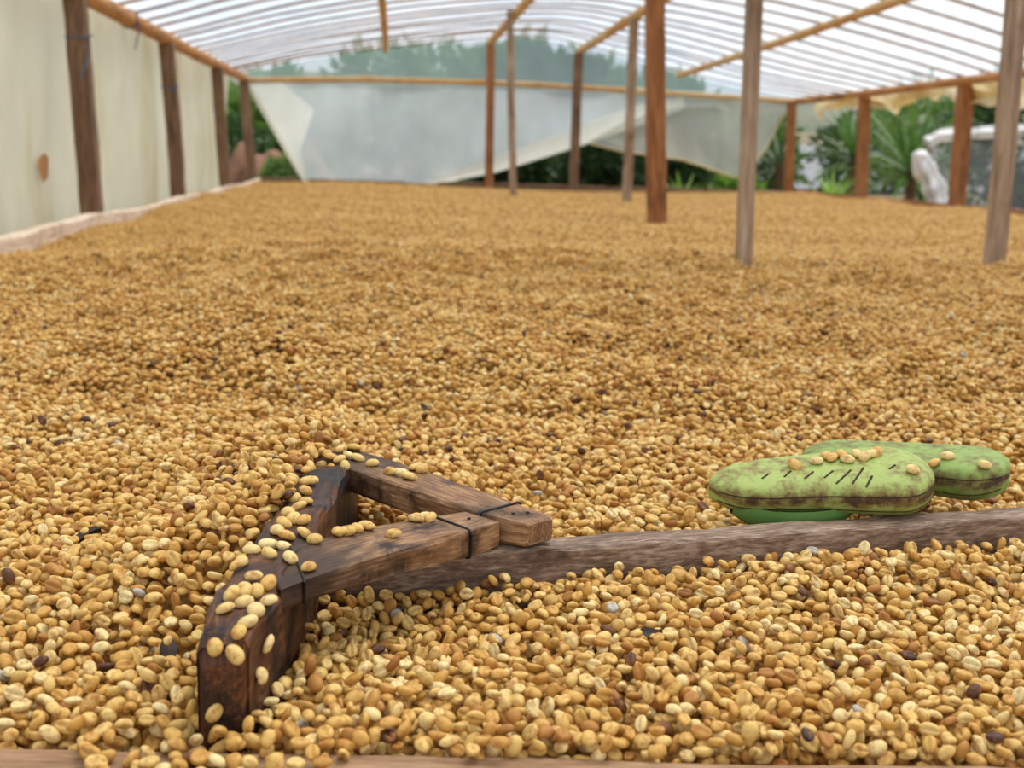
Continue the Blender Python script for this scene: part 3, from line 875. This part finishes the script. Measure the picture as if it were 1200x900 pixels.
def nail(parent, x, y, z, r=0.0012):
    V, F = [], []
    for k_, (rr, dz) in enumerate(((r*.6, -0.004), (r*.6, 0), (r, 0), (r*0.9, 0.0006))):
        for j in range(8): V.append((x+rr*math.cos(j*math.pi/4), y+rr*math.sin(j*math.pi/4), z+dz))
    for k_ in range(3):
        for j in range(8): F.append((k_*8+j, k_*8+(j+1) % 8, k_*8+8+(j+1) % 8, k_*8+8+j))
    F.append(tuple(range(24, 32)))
    link_mesh('nail', mesh_from('nail', V, F, False), M['nail'], parent)
nail(fb, 0.0815, 0.6815, 0.0391); nail(fb, 0.0905, 0.683, 0.0391); nail(nb, 0.054, 0.6700, 0.0398)

# ------------------------------------------------------------------ two green shoes, soles up
def shoe_mat(name, top, side, dirt, dark):
    k = NT(name)
    g = k.attr('grain').outputs['Vector']
    sp = k.n('ShaderNodeSeparateXYZ'); k.l(g, sp.inputs[0])
    n1 = k.noise(g, 70, 6, 0.72, mscale=(1, 1, 0.035))
    n2 = k.noise(g, 330, 5, 0.7, mscale=(1, 1, 0.035))
    base = k.mix(k.ramp(n2, [(0.3, (0, 0, 0)), (0.75, (1, 1, 1))]), side, tuple(min(1, c*1.12) for c in top))
    # ground-in dirt: most along the worn rim of the sole, blotches elsewhere
    rim = k.ramp(sp.outputs['Z'], [(0.42, (0, 0, 0)), (0.60, (1, 1, 1)), (0.72, (1, 1, 1)), (0.88, (0.12, 0.12, 0.12))])
    rimv = k.n('ShaderNodeRGBToBW'); k.l(rim, rimv.inputs[0])
    f = k.math('ADD', k.math('MULTIPLY', rimv.outputs[0], 0.20), n1)
    f = k.math('ADD', f, k.math('MULTIPLY', n2, 0.18))
    c = k.mix(k.ramp(f, [(0.57, (0, 0, 0)), (0.74, (0.9, 0.9, 0.9))]), base, dirt)
    c = k.mix(k.ramp(f, [(0.74, (0, 0, 0)), (0.84, (0.9, 0.9, 0.9))]), c, dark)
    return k.done(k.principled(c, 0.62, 0.35, bump=n2, bstr=0.35, bdist=0.001))
M['shoe_a'] = shoe_mat('scuffed_lime_rubber', srgb(158, 172, 92), srgb(146, 162, 84), srgb(116, 88, 44), srgb(66, 44, 30))
M['shoe_b'] = shoe_mat('stained_green_rubber', srgb(138, 160, 80), srgb(126, 150, 74), srgb(108, 82, 46), srgb(56, 42, 34))
M['shoe_up'] = simple('smooth_green_rubber', srgb(100, 140, 72), 0.45, 0.15, 40)
M['groove'] = simple('dirt_filled_tread', srgb(66, 52, 34), 0.9, 0.2, 200)

def shoe(label, pl, pr, zl, zr, wl_, wm, wr_, thl, thr, tilt, mat, seed):
    """body lofted from the narrow end pl to the broad end pr; zl, zr: underside height"""
    pl, pr = Vector((*pl, 0)), Vector((*pr, 0))
    ax = (pr-pl).normalized(); L = (pr-pl).length
    lat = Vector((-ax.y, ax.x, 0))
    root = empty('green_shoe', (pl+pr)*0.5+Vector((0, 0, min(zl, zr)))); tag(root, label, 'shoe', 'green shoes on the rake handle')
    V, G, F = [], [], []
    n, m = 44, 36
    for i in range(n+1):
        s = i/n
        x = 0.5-0.5*math.cos(math.pi*s)
        # plan: narrow rounded end, slight waist, broad rounded end
        w = np.interp(x, [0, .25, .5, .72, .88, 1], [wl_, wm*0.92, wm, wr_*0.97, wr_, wr_*0.96])
        e0 = min(1.0, x/0.16); e1 = min(1.0, (1-x)/0.20)
        rnd = math.sqrt(max(0.0, 1-(1-e0)**2))*math.sqrt(max(0.0, 1-(1-e1)**2))
        th = thl+(thr-thl)*x
        zb = zl+(zr-zl)*x
        off = 0.004*math.sin(x*math.pi)  # gentle curve of the sole
        rz = 0.35+0.65*rnd
        for j in range(m):
            t = 2*math.pi*j/m
            cs, sn = math.cos(t), math.sin(t)
            e = 0.42
            y = w*max(rnd, 0.02)*math.copysign(abs(cs)**e, cs)
            q = math.copysign(abs(sn)**0.42, sn)
            if sn < 0: y *= 1-0.22*abs(q)      # the sides draw in below the sole
            zz = 0.5*th*rz*q
            if sn > 0: zz -= 0.0022*(abs(y)/max(w, 1e-4))**2
            zz += y*math.sin(tilt)
            c = pl+ax*(L*x)+lat*(y+off)
            V.append((c.x, c.y, zb+th*0.5+zz))
            G.append((x*L, y, 0.5+0.5*q))
    for i in range(n):
        for j in range(m):
            F.append((i*m+j, i*m+(j+1) % m, (i+1)*m+(j+1) % m, (i+1)*m+j))
    F.append(tuple(range(m))); F.append(tuple(range(n*m, (n+1)*m))[::-1])
    body = link_mesh('sole', mesh_from('sole', V, F, True, G), mat, root)
    # moulded seams round the rim of the sole
    for jr in (19, 17):
        tube('rim_seam', [Vector(V[i*m+jr]) for i in range(5, n-3)], 0.0005, M['groove'], body, 5)
    # smooth upper bulging out underneath, towards the narrow end
    def up_pt(u, v):
        x = 0.10+0.62*u
        a_ = math.pi*(v)
        w = np.interp(x, [0, .25, .5, .72], [wl_, wm*0.9, wm*0.93, wm*0.9])*(math.sin(math.pi*min(1, max(0, (u*0.86+0.14))))**0.5)
        d_ = 0.026*math.sin(math.pi*min(1, u*0.9+0.1))**0.7
        c = pl+ax*(L*x)+lat*(w*math.cos(a_))
        zb = zl+(zr-zl)*x
        return (c.x, c.y, zb+0.006+w*math.cos(a_)*math.sin(tilt)-d_*math.sin(a_))
    grid_sheet('upper', up_pt, 20, 16, M['shoe_up'], root)
    return root, body
s1, s1b = shoe('lime-green shoe lying sole up on the rake handle, slanted tread cuts in its sole', (0.2195, 0.742), (0.367, 0.727), 0.0265, 0.0316, 0.015, 0.0265, 0.0325, 0.020, 0.030, 0.22, M['shoe_a'], 1)
s2, s2b = shoe('green shoe sole up behind the lime-green one, broad end blotched dark', (0.316, 0.829), (0.428, 0.738), 0.025, 0.0300, 0.020, 0.026, 0.0295, 0.022, 0.030, 0.12, M['shoe_b'], 2)

from mathutils.bvhtree import BVHTree
bpy.context.view_layer.update()
def tree_of(o):
    me = o.data
    mw = o.matrix_world
    return BVHTree.FromPolygons([mw @ v.co for v in me.vertices], [tuple(p.vertices) for p in me.polygons])
def hit_on(trees, px, py):
    d = ((px-600)/FPX*rgt+(450-py)/FPX*upv+fwd).normalized()
    best = None
    for t in trees:
        h = t.ray_cast(Vector((0, 0, CAM_H)), d)
        if h[0] is not None and (best is None or h[3] < best[3]): best = h
    if best is None: return None
    nrm = best[1]
    if nrm.dot(d) > 0: nrm = -nrm
    return best[0], nrm
t1 = tree_of(s1b); t2 = tree_of(s2b)
for (a_, b_) in (((926.7, 552), (919, 559)), ((953, 553), (943, 561)), ((976, 552), (966, 560)), ((997, 551), (980, 567)), ((1012, 548), (999, 567)), ((1022, 558), (1015, 571)), ((900, 556), (893, 561)), ((1042, 550), (1049, 545))):
    pts = []
    for f in (0, .33, .66, 1):
        h = hit_on([t1], a_[0]+(b_[0]-a_[0])*f, a_[1]+(b_[1]-a_[1])*f)
        if h: pts.append(h[0]-h[1]*0.0004)
    if len(pts) == 4:
        tube('tread_groove', pts, 0.0010, M['groove'], s1b, 6)

# ------------------------------------------------------------------ coffee beans
k = NT('dried_parchment_bean')
ra = k.attr('rnd', 'INSTANCER').outputs['Fac']
rb = k.attr('bean_rnd', 'GEOMETRY').outputs['Fac']
rv = k.math('ADD', ra, rb)
tcb = k.n('ShaderNodeTexCoord').outputs['Object']
addv = k.n('ShaderNodeVectorMath', operation='ADD')
cmbv = k.n('ShaderNodeCombineXYZ'); k.l(k.math('MULTIPLY', rv, 7.0), cmbv.inputs['X']); k.l(k.math('MULTIPLY', rv, 3.0), cmbv.inputs['Z'])
k.l(tcb, addv.inputs[0]); k.l(cmbv.outputs[0], addv.inputs[1])
bn = k.noise(addv.outputs[0], 230, 4, 0.6)
bcol = k.ramp(rv, [(0.0, srgb(52, 34, 28)), (0.010, srgb(84, 50, 32)), (0.022, srgb(162, 106, 48)), (0.12, srgb(198, 148, 70)), (0.45, srgb(214, 172, 93)), (0.80, srgb(223, 188, 114)), (0.985, srgb(230, 206, 146)), (1.0, srgb(176, 172, 162))])
bn2 = k.noise(addv.outputs[0], 620, 3, 0.6)
skin = k.ramp(bn, [(0.49, (0, 0, 0)), (0.68, (0.8, 0.8, 0.8))])
bcol2 = k.mix(skin, bcol, srgb(164, 102, 42), 'MIX')
bcol2 = k.mix(k.ramp(bn2, [(0.58, (0, 0, 0)), (0.74, (0.7, 0.7, 0.7))]), bcol2, srgb(140, 84, 36))
M['bean'] = k.done(k.principled(bcol2, 0.55, 0.3, bump=bn2, bstr=0.35, bdist=0.0006))

def bean_shape(a, b, c, ns, nr, groove=True, bend=0.0):
    """parchment bean: domed back, flat belly with a crease; long axis x, belly towards -z"""
    V = [(0, 0, 0)]*0
    for i in range(1, nr):
        th = math.pi*i/nr
        for j in range(ns):
            ph = 2*math.pi*j/ns
            X = math.cos(th); Y = math.sin(th)*math.cos(ph); Z = math.sin(th)*math.sin(ph)
            x = a*math.copysign(abs(X)**0.92, X); y = b*Y*(1-0.06*X)
            if Z >= 0: z = c*Z
            else: z = -c*0.62*abs(Z)**0.75
            if groove and Z < -0.05:
                z += c*0.52*math.exp(-(Y/0.15)**2)*min(1, abs(Z)*1.6)*(1-abs(X)**4)
            y += bend*(X*X)
            V.append((x, y, z))
    n0 = len(V); V += [(a, bend, 0), (-a, bend, 0)]
    F = []
    for i in range(nr-2):
        for j in range(ns):
            F.append((i*ns+j, (i+1)*ns+j, (i+1)*ns+(j+1) % ns, i*ns+(j+1) % ns))
    for j in range(ns):
        F.append((n0, j, (j+1) % ns)); F.append((n0+1, (nr-2)*ns+(j+1) % ns, (nr-2)*ns+j))
    return V, F
BEAN = []
for i, (a_, b_, c_, bd) in enumerate([(0.00435, 0.0033, 0.0028, 0), (0.0047, 0.0033, 0.0026, 0.00025), (0.0041, 0.0034, 0.0029, 0), (0.0045, 0.0030, 0.0027, -0.0004)]):
    V, F = bean_shape(a_, b_, c_, 20, 12, True, bd)
    me = mesh_from('coffee_bean', V, F)
    me.materials.append(M['bean'])
    BEAN.append(me)

# settle beans one by one into a repeating square of the bed (each comes to rest on those below)
TL, RES = 0.36, 0.0009
NC = int(round(TL/RES))
Hm = np.zeros((NC, NC))
rg = np.random.default_rng(5)
NB = 9000
HALF = 6
ii, jj = np.meshgrid(np.arange(-HALF, HALF+1), np.arange(-HALF, HALF+1), indexing='ij')
lx, lyy = ii*RES, jj*RES
EA, EB, EC = 0.00435, 0.0033, 0.0023
orient = []
for q in range(220):                         # a stock of resting attitudes with their under- and upper sides
    yaw_ = rg.uniform(0, 6.283); tilt_ = min(1.35, abs(rg.normal(0, 0.78))); taz = rg.uniform(0, 6.283); roll_ = rg.normal(0, 0.3)
    flip = math.pi if rg.uniform() < 0.52 else 0.0
    Rm = Matrix.Rotation(taz, 3, 'Z') @ Matrix.Rotation(tilt_, 3, 'X') @ Matrix.Rotation(yaw_-taz, 3, 'Z') @ Matrix.Rotation(flip+roll_, 3, 'X')
    R_ = np.array(Rm)
    A = R_ @ np.diag([1/EA**2, 1/EB**2, 1/EC**2]) @ R_.T
    qa = A[2, 2]; qb = 2*(A[0, 2]*lx+A[1, 2]*lyy); qc = A[0, 0]*lx**2+A[1, 1]*lyy**2+2*A[0, 1]*lx*lyy-1
    disc = qb*qb-4*qa*qc
    ok = disc > 0
    sq = np.sqrt(np.where(ok, disc, 0))
    orient.append((ok, np.where(ok, (-qb-sq)/(2*qa), 1e3), np.where(ok, (-qb+sq)/(2*qa), -1e3), tuple(Rm.to_euler())))
bi = np.empty((NB, 4)); bo = np.empty(NB, int)
for q in range(NB):
    o_ = int(rg.integers(len(orient)))
    ok, lowr, uppr, _ = orient[o_]
    best = None
    for t in range(5):
        cx, cy = rg.integers(NC), rg.integers(NC)
        I = (cx+ii) % NC; J = (cy+jj) % NC
        z0 = (Hm[I, J]-lowr).max()
        if best is None or z0 < best[0]: best = (z0, cx, cy, I, J)
    z0, cx, cy, I, J = best
    Hm[I, J] = np.maximum(Hm[I, J], z0+uppr)
    bi[q] = (cx*RES, cy*RES, z0, 0); bo[q] = o_
# how much of each bean is open to the sky
for q in range(NB):
    ok, lowr, uppr, _ = orient[bo[q]]
    cx, cy = int(round(bi[q, 0]/RES)), int(round(bi[q, 1]/RES))
    I = (cx+ii) % NC; J = (cy+jj) % NC
    bi[q, 3] = ((bi[q, 2]+uppr >= Hm[I, J]-1e-5) & ok).sum()/ok.sum()
top = float(Hm.mean())
bi[:, 2] -= top
keep = (bi[:, 3] > 0.0) | (bi[:, 2] > -0.008)
TBx, TBy, TBz, TBe, TBo = bi[keep, 0], bi[keep, 1], bi[keep, 2], bi[keep, 3], bo[keep]
EUL = np.array([o_[3] for o_ in orient])

# near part of the bed: single beans
NEAR_Y = 3.6
CX, CY, CZ, CE, CO = [], [], [], [], []
for ty in range(0, int(NEAR_Y/TL)+1):
    for tx in range(int(math.floor(XL/TL))-1, int(math.ceil(XR/TL))+1):
        x = TBx+tx*TL; y = TBy+ty*TL
        CX.append(x); CY.append(y); CZ.append(TBz); CE.append(TBe); CO.append(TBo)
CX = np.concatenate(CX); CY = np.concatenate(CY); CZ = np.concatenate(CZ); CE = np.concatenate(CE); CO = np.concatenate(CO)
front = front_edge(CX)+0.000+0.0025*np.sin(CX*41)+0.002*np.sin(CX*97+1)-0.040*sstep(CX, -0.130, -0.112)*(1-sstep(CX, -0.035, 0.0))-0.010*sstep(CX, 0.0, 0.02)*(1-sstep(CX, 0.05, 0.09))
inside = (CX > XL+0.165) & (CX < XR-0.05) & (CY > front) & (CY < NEAR_Y) & (CX > -0.30*CY-0.45) & (CX < 0.57*CY+0.50)
CX, CY, CZ, CE, CO = (q[inside] for q in (CX, CY, CZ, CE, CO))
h_ = bed_h(CX, CY)
WZ = CZ+h_+0.002
kz = ~((CY < front_edge(CX)) & (WZ < 0.0012))        # nothing inside the front plank
# on the plank a single layer rests
CX, CY, WZ, CE, CO = (q[kz] for q in (CX, CY, WZ, CE, CO))
# clear of the rake and the shoes
solid = [tree_of(o) for o in (head, handle, nb, fb, s1b, s2b)]
ob = np.ones(len(CX), bool)
cand = np.where((CX > -0.12) & (CX < 0.80) & (CY > 0.46) & (CY < 0.88) & (WZ > -0.045))[0]
for q in cand:
    p = Vector((CX[q], CY[q], WZ[q]))
    for t in solid:
        loc, nr_, ix, ds = t.find_nearest(p, 0.03)
        if loc is not None and (ds < 0.0018 or (p-loc).dot(nr_) < 0):
            ob[q] = False
            break
CX, CY, WZ, CE, CO = (q[ob] for q in (CX, CY, WZ, CE, CO))
N = len(CX)
RV = rg.uniform(0, 1, N)
# patches of browner and paler beans
RV = np.clip(RV+0.10*np.sin(CX*9+1.3*np.sin(CY*7))*np.sin(CY*11+CX*3)*(RV > 0.05), 0, 0.985)
RV = np.where(rg.uniform(0, 1, N) < 0.0025, 1.0, RV)
SC = rg.uniform(0.86, 1.14, N)
VAR = rg.integers(0, 4, N)
EU = EUL[CO]+rg.normal(0, 0.06, (N, 3))

# the largest in view: single objects
def project(x, y, z):
    v = np.stack([x, y, z-CAM_H], 1)
    kz_ = v @ np.array(fwd)
    return 600+FPX*(v @ np.array(rgt))/kz_, 450-FPX*(v @ np.array(upv))/kz_, kz_
ppx, ppy, pk = project(CX, CY, WZ)
vis = (ppx > 6) & (ppx < 1194) & (ppy < 892) & (CE > 0.62)
order = np.argsort(np.where(vis, pk, 1e9))
single = order[:230]
is_single = np.zeros(N, bool); is_single[single] = True
BEAN_GROUP = 'largest single beans on the bed'
bean_count = 0
def put_bean(loc, eul, sc, var, rnd, label, group):
    o = bpy.data.objects.new('coffee_bean', BEAN[var])
    COL.objects.link(o)
    o.location = loc; o.rotation_euler = Euler(eul); o.scale = (sc, sc, sc)
    o['rnd'] = float(rnd)
    tag(o, label, 'coffee bean', group)
    return o
for q in single:
    r_ = RV[q]
    if r_ < 0.022: lb, gp = 'dark brown bean among golden ones along the front plank', 'dark beans along the front plank'
    elif r_ < 0.14: lb, gp = 'rusty brown bean among golden ones along the front plank', 'rusty beans along the front plank'
    elif r_ > 0.99: lb, gp = 'grey bean among golden ones along the front plank', 'grey beans along the front plank'
    elif r_ > 0.80: lb, gp = 'pale cream bean lying close to the front plank', 'pale beans along the front plank'
    else: lb, gp = 'golden dried bean lying close to the front plank', 'golden beans along the front plank'
    if CY[q] < front_edge(CX[q]): lb, gp = 'golden dried bean spilled onto the front plank', 'beans spilled onto the front plank'
    put_bean((CX[q], CY[q], WZ[q]), EU[q], SC[q], int(VAR[q]), r_, lb, gp)
# beans resting on the rake
ZB = lambda x, y: (200+x/2.4, 500+y/2.4)
ON_HEAD = [(205, 388), (230, 355), (277, 365), (275, 340), (318, 347), (325, 315), (345, 398), (333, 378), (232, 430), (270, 445), (205, 468), (172, 480), (155, 522), (207, 505), (236, 525), (193, 585), (128, 620), (185, 640), (262, 610), (125, 800), (318, 278), (190, 370),
           (240, 470), (215, 560), (243, 700), (275, 500), (372, 308), (300, 300), (345, 265), (330, 250), (372, 270), (360, 235), (380, 220), (378, 187), (400, 160), (383, 160), (350, 210)]
ON_NEAR = [(470, 298), (497, 296), (523, 287), (487, 275), (548, 272), (557, 290), (625, 310), (688, 267), (730, 265), (690, 243), (715, 247), (405, 290), (388, 405)]
ON_FAR = [(440, 68), (480, 70), (515, 66), (450, 92), (475, 98), (525, 95), (492, 115), (457, 116), (437, 140), (430, 108), (500, 88), (567, 110), (617, 133), (672, 148), (650, 138), (705, 120), (688, 122)]
rake_trees = [tree_of(head), tree_of(nb), tree_of(fb), tree_of(handle)]
def rest_bean(px, py, trees, label, group, flat=0.22, lift=0.0017, rnd=None):
    for dy_ in (0, 3, 6, 9, 12, 15):
        h = hit_on(trees, px, py+dy_)
        if h is not None: break
    if h is None: return
    loc, nr_ = h
    if 'rake head' in label and nr_.z < 0.5:
        label, group = 'pale bean stuck to an upright face of the rake head', 'beans on the upright faces of the rake head'
    q = nr_.to_track_quat('Z', 'X')
    q = q @ Euler((rg.normal(0, flat), rg.normal(0, flat), rg.uniform(0, 6.283))).to_quaternion()
    put_bean(loc+nr_*lift, q.to_euler(), rg.uniform(0.98, 1.18), int(rg.integers(4)), rg.uniform(0.35, 0.97) if rnd is None else rnd, label, group)
for p in ON_HEAD: rest_bean(*ZB(*p), [rake_trees[0]], 'pale bean lying on top of the oily rake head', 'beans on top of the rake head')
for p in ON_NEAR: rest_bean(*ZB(*p), [rake_trees[1]], 'pale bean lying on the rake brace that has one nail', 'beans on the one-nail brace')
for p in ON_FAR: rest_bean(*ZB(*p), [rake_trees[2]], 'pale bean lying on the rake brace that has two nails', 'beans on the two-nail brace')
for p in [(1069, 553), (975, 539), (986, 535), (993, 541), (1004, 534), (1013, 538), (1027, 533), (957, 543), (931, 547), (1020, 535), (968, 537)]:
    rest_bean(*p, [t1], 'golden bean lying on the sole with slanted tread cuts', 'beans on the lime-green shoe')
for p in [(1153, 547), (1111, 537), (1095, 545)]:
    rest_bean(*p, [t2], 'golden bean lying on the dark-blotched shoe', 'beans on the blotched shoe')

# all other beans: one mass
def lump(x, y):
    w = 2*math.pi/TL
    return 0.0022*(math.sin(w*(2*x+y)+1)+math.sin(w*(x-3*y)+0.3)+math.sin(w*(3*x+4*y)+2)+0.7*math.sin(w*(5*x-2*y)+4))
def patch_mesh():
    V, F, A = [], [], []
    bv, bf = bean_shape(0.0045, 0.0034, 0.0029, 6, 5, False)
    bv = np.array(bv); base = 0
    sel = np.where(bi[:, 3] > 0.10)[0]
    rr = np.random.default_rng(9)
    for q in sel:
        Rm = np.array(Euler(orient[bo[q]][3]).to_matrix())
        P = (bv*rr.uniform(0.88, 1.15)) @ Rm.T+np.array((bi[q, 0]-TL/2, bi[q, 1]-TL/2, bi[q, 2]+lump(bi[q, 0], bi[q, 1])))
        V.append(P); F += [tuple(i+base for i in f) for f in bf]
        A += [rr.uniform(0, 0.985)]*len(bv)
        base += len(bv)
    me = mesh_from('bean_patch', np.concatenate(V), F)
    at_ = me.attributes.new('bean_rnd', 'FLOAT', 'POINT'); at_.data.foreach_set('value', np.array(A, np.float32))
    me.materials.append(M['bean'])
    return me
PX, PY = [], []
nxp = int((XR-XL-0.14)/TL)
for ty in range(0, int((YB-0.5)/TL)+1):
    for tx in range(nxp+1):
        x = XL+0.09+TL/2+tx*(XR-XL-0.14-TL)/nxp; y = 0.47+TL/2+ty*TL
        if y > YB-TL*0.45: y = YB-TL*0.5
        covered = (y+TL/2 < NEAR_Y-0.02) and (x-TL/2 > -0.30*(y-TL/2)-0.45) and (x+TL/2 < 0.57*(y-TL/2)+0.50)
        if not covered: PX.append(x); PY.append(y)
PX, PY = np.array(PX), np.array(PY)
NP = len(PX)
# lay each patch on the slope of the bed
e = 0.12
pz_ = (bed_h(PX, PY)*2+bed_h(PX+e, PY)+bed_h(PX-e, PY)+bed_h(PX, PY+e)+bed_h(PX, PY-e))/6
sx = (bed_h(PX+e, PY)-bed_h(PX-e, PY))/(2*e); sy = (bed_h(PX, PY+e)-bed_h(PX, PY-e))/(2*e)
prot = np.zeros((NP, 3))
for i in range(NP):
    nrm = Vector((-sx[i], -sy[i], 1)).normalized()
    q = Vector((0, 0, 1)).rotation_difference(nrm) @ Euler((0, 0, math.pi/2*int(rg.integers(4)))).to_quaternion()
    prot[i] = q.to_euler()
rest = np.where(~is_single)[0]
P = np.concatenate([np.stack([CX[rest], CY[rest], WZ[rest]], 1), np.stack([PX, PY, pz_+0.002], 1)])
me = bpy.data.meshes.new('coffee_beans')
me.vertices.add(len(P)); me.vertices.foreach_set('co', P.astype(np.float32).ravel())
def put_attr(name, typ, key, arr):
    a_ = me.attributes.new(name, typ, 'POINT'); a_.data.foreach_set(key, np.ascontiguousarray(arr).ravel())
put_attr('rot', 'FLOAT_VECTOR', 'vector', np.concatenate([EU[rest], prot]).astype(np.float32))
put_attr('scl', 'FLOAT', 'value', np.concatenate([SC[rest], np.ones(NP)]).astype(np.float32))
put_attr('rnd', 'FLOAT', 'value', np.concatenate([RV[rest], np.zeros(NP)]).astype(np.float32))
put_attr('shape', 'INT', 'value', np.concatenate([VAR[rest], np.zeros(NP, int)]).astype(np.int32))
put_attr('is_patch', 'BOOLEAN', 'value', np.concatenate([np.zeros(len(rest), bool), np.ones(NP, bool)]))
me.update()
me.materials.append(M['bean'])
beans = bpy.data.objects.new('coffee_beans', me); COL.objects.link(beans)
tag(beans, 'thick spread of golden dried coffee beans covering the whole drying bed', 'coffee beans', kind='stuff')
src = []
for mm in BEAN+[patch_mesh()]:
    src.append(bpy.data.objects.new('bean_source', mm))
ng = bpy.data.node_groups.new('scatter_beans', 'GeometryNodeTree')
ng.interface.new_socket('Geometry', in_out='INPUT', socket_type='NodeSocketGeometry')
ng.interface.new_socket('Geometry', in_out='OUTPUT', socket_type='NodeSocketGeometry')
nn, nl = ng.nodes, ng.links
gin, gout = nn.new('NodeGroupInput'), nn.new('NodeGroupOutput')
def named(name, typ):
    x = nn.new('GeometryNodeInputNamedAttribute'); x.data_type = typ; x.inputs['Name'].default_value = name
    return x.outputs['Attribute']
jn = nn.new('GeometryNodeJoinGeometry')
for s in src[:4]:
    oi = nn.new('GeometryNodeObjectInfo'); oi.inputs['Object'].default_value = s
    gi = nn.new('GeometryNodeGeometryToInstance')
    nl.new(oi.outputs['Geometry'], gi.inputs[0]); nl.new(gi.outputs[0], jn.inputs[0])
po = nn.new('GeometryNodeObjectInfo'); po.inputs['Object'].default_value = src[4]
e2r = nn.new('FunctionNodeEulerToRotation'); nl.new(named('rot', 'FLOAT_VECTOR'), e2r.inputs[0])
isp = named('is_patch', 'BOOLEAN')
nt_ = nn.new('FunctionNodeBooleanMath'); nt_.operation = 'NOT'; nl.new(isp, nt_.inputs[0])
i1 = nn.new('GeometryNodeInstanceOnPoints'); i2 = nn.new('GeometryNodeInstanceOnPoints')
for x in (i1, i2):
    nl.new(gin.outputs[0], x.inputs['Points']); nl.new(e2r.outputs[0], x.inputs['Rotation']); nl.new(named('scl', 'FLOAT'), x.inputs['Scale'])
nl.new(nt_.outputs[0], i1.inputs['Selection']); nl.new(isp, i2.inputs['Selection'])
nl.new(jn.outputs[0], i1.inputs['Instance']); i1.inputs['Pick Instance'].default_value = True
nl.new(named('shape', 'INT'), i1.inputs['Instance Index'])
nl.new(po.outputs['Geometry'], i2.inputs['Instance'])
j2 = nn.new('GeometryNodeJoinGeometry')
nl.new(i1.outputs[0], j2.inputs[0]); nl.new(i2.outputs[0], j2.inputs[0])
nl.new(j2.outputs[0], gout.inputs[0])
md = beans.modifiers.new('scatter', 'NODES'); md.node_group = ng
print('beans', N, 'single', len(single), 'patches', NP, 'tile', len(TBx))

# ------------------------------------------------------------------ dark husk flakes among the beans
M['husk'] = simple('dark_dry_husk', srgb(62, 48, 40), 0.7, 0.3, 300)
HUSKS = [(98, 634, 0.011, 'dark curled husk flake among beans beyond the rake head'), (196, 768, 0.008, 'dark pointed husk flake beside the foot of the rake head'), (499, 483, 0.008, 'small black husk scrap on the beans beyond the two-nail brace'), (612, 714, 0.008, 'black husk scrap below the dark end of the rake handle'), (765, 748, 0.007, 'dark grey husk scrap among beans before the rake handle')]
for i, (px, py, sz, lb) in enumerate(HUSKS):
    d_ = ((px-600)/FPX*rgt+(450-py)/FPX*upv+fwd)
    p = Vector((0, 0, CAM_H))+d_*(-CAM_H/d_.z)
    for _ in range(4):
        zz = float(bed_h(p.x, p.y))+0.003
        p = Vector((0, 0, CAM_H))+d_*((zz-CAM_H)/d_.z)
    V, F = [], []
    for a_ in range(7):
        for b_ in range(5):
            u, v = a_/6-0.5, b_/4-0.5
            w = math.cos(u*2.7)*0.9+0.1
            V.append((sz*2*u, sz*1.1*v*w, sz*(0.9*v*v+0.5*u*u+0.15*math.sin(7*u+i))))
    V += [(x, y, z-0.0005) for x, y, z in V]
    for a_ in range(6):
        for b_ in range(4):
            q = (a_*5+b_, a_*5+b_+1, (a_+1)*5+b_+1, (a_+1)*5+b_)
            F.append(q); F.append(tuple(35+t for t in q[::-1]))
    o = link_mesh('husk_flake', mesh_from('husk_flake', V, F), M['husk'])
    o.location = p+Vector((0, 0, 0.002)); o.rotation_euler = (0.4*math.sin(i*2.1), -0.5+0.3*math.cos(i*1.7), i*1.3+0.4)
    tag(o, lb, 'husk flake')
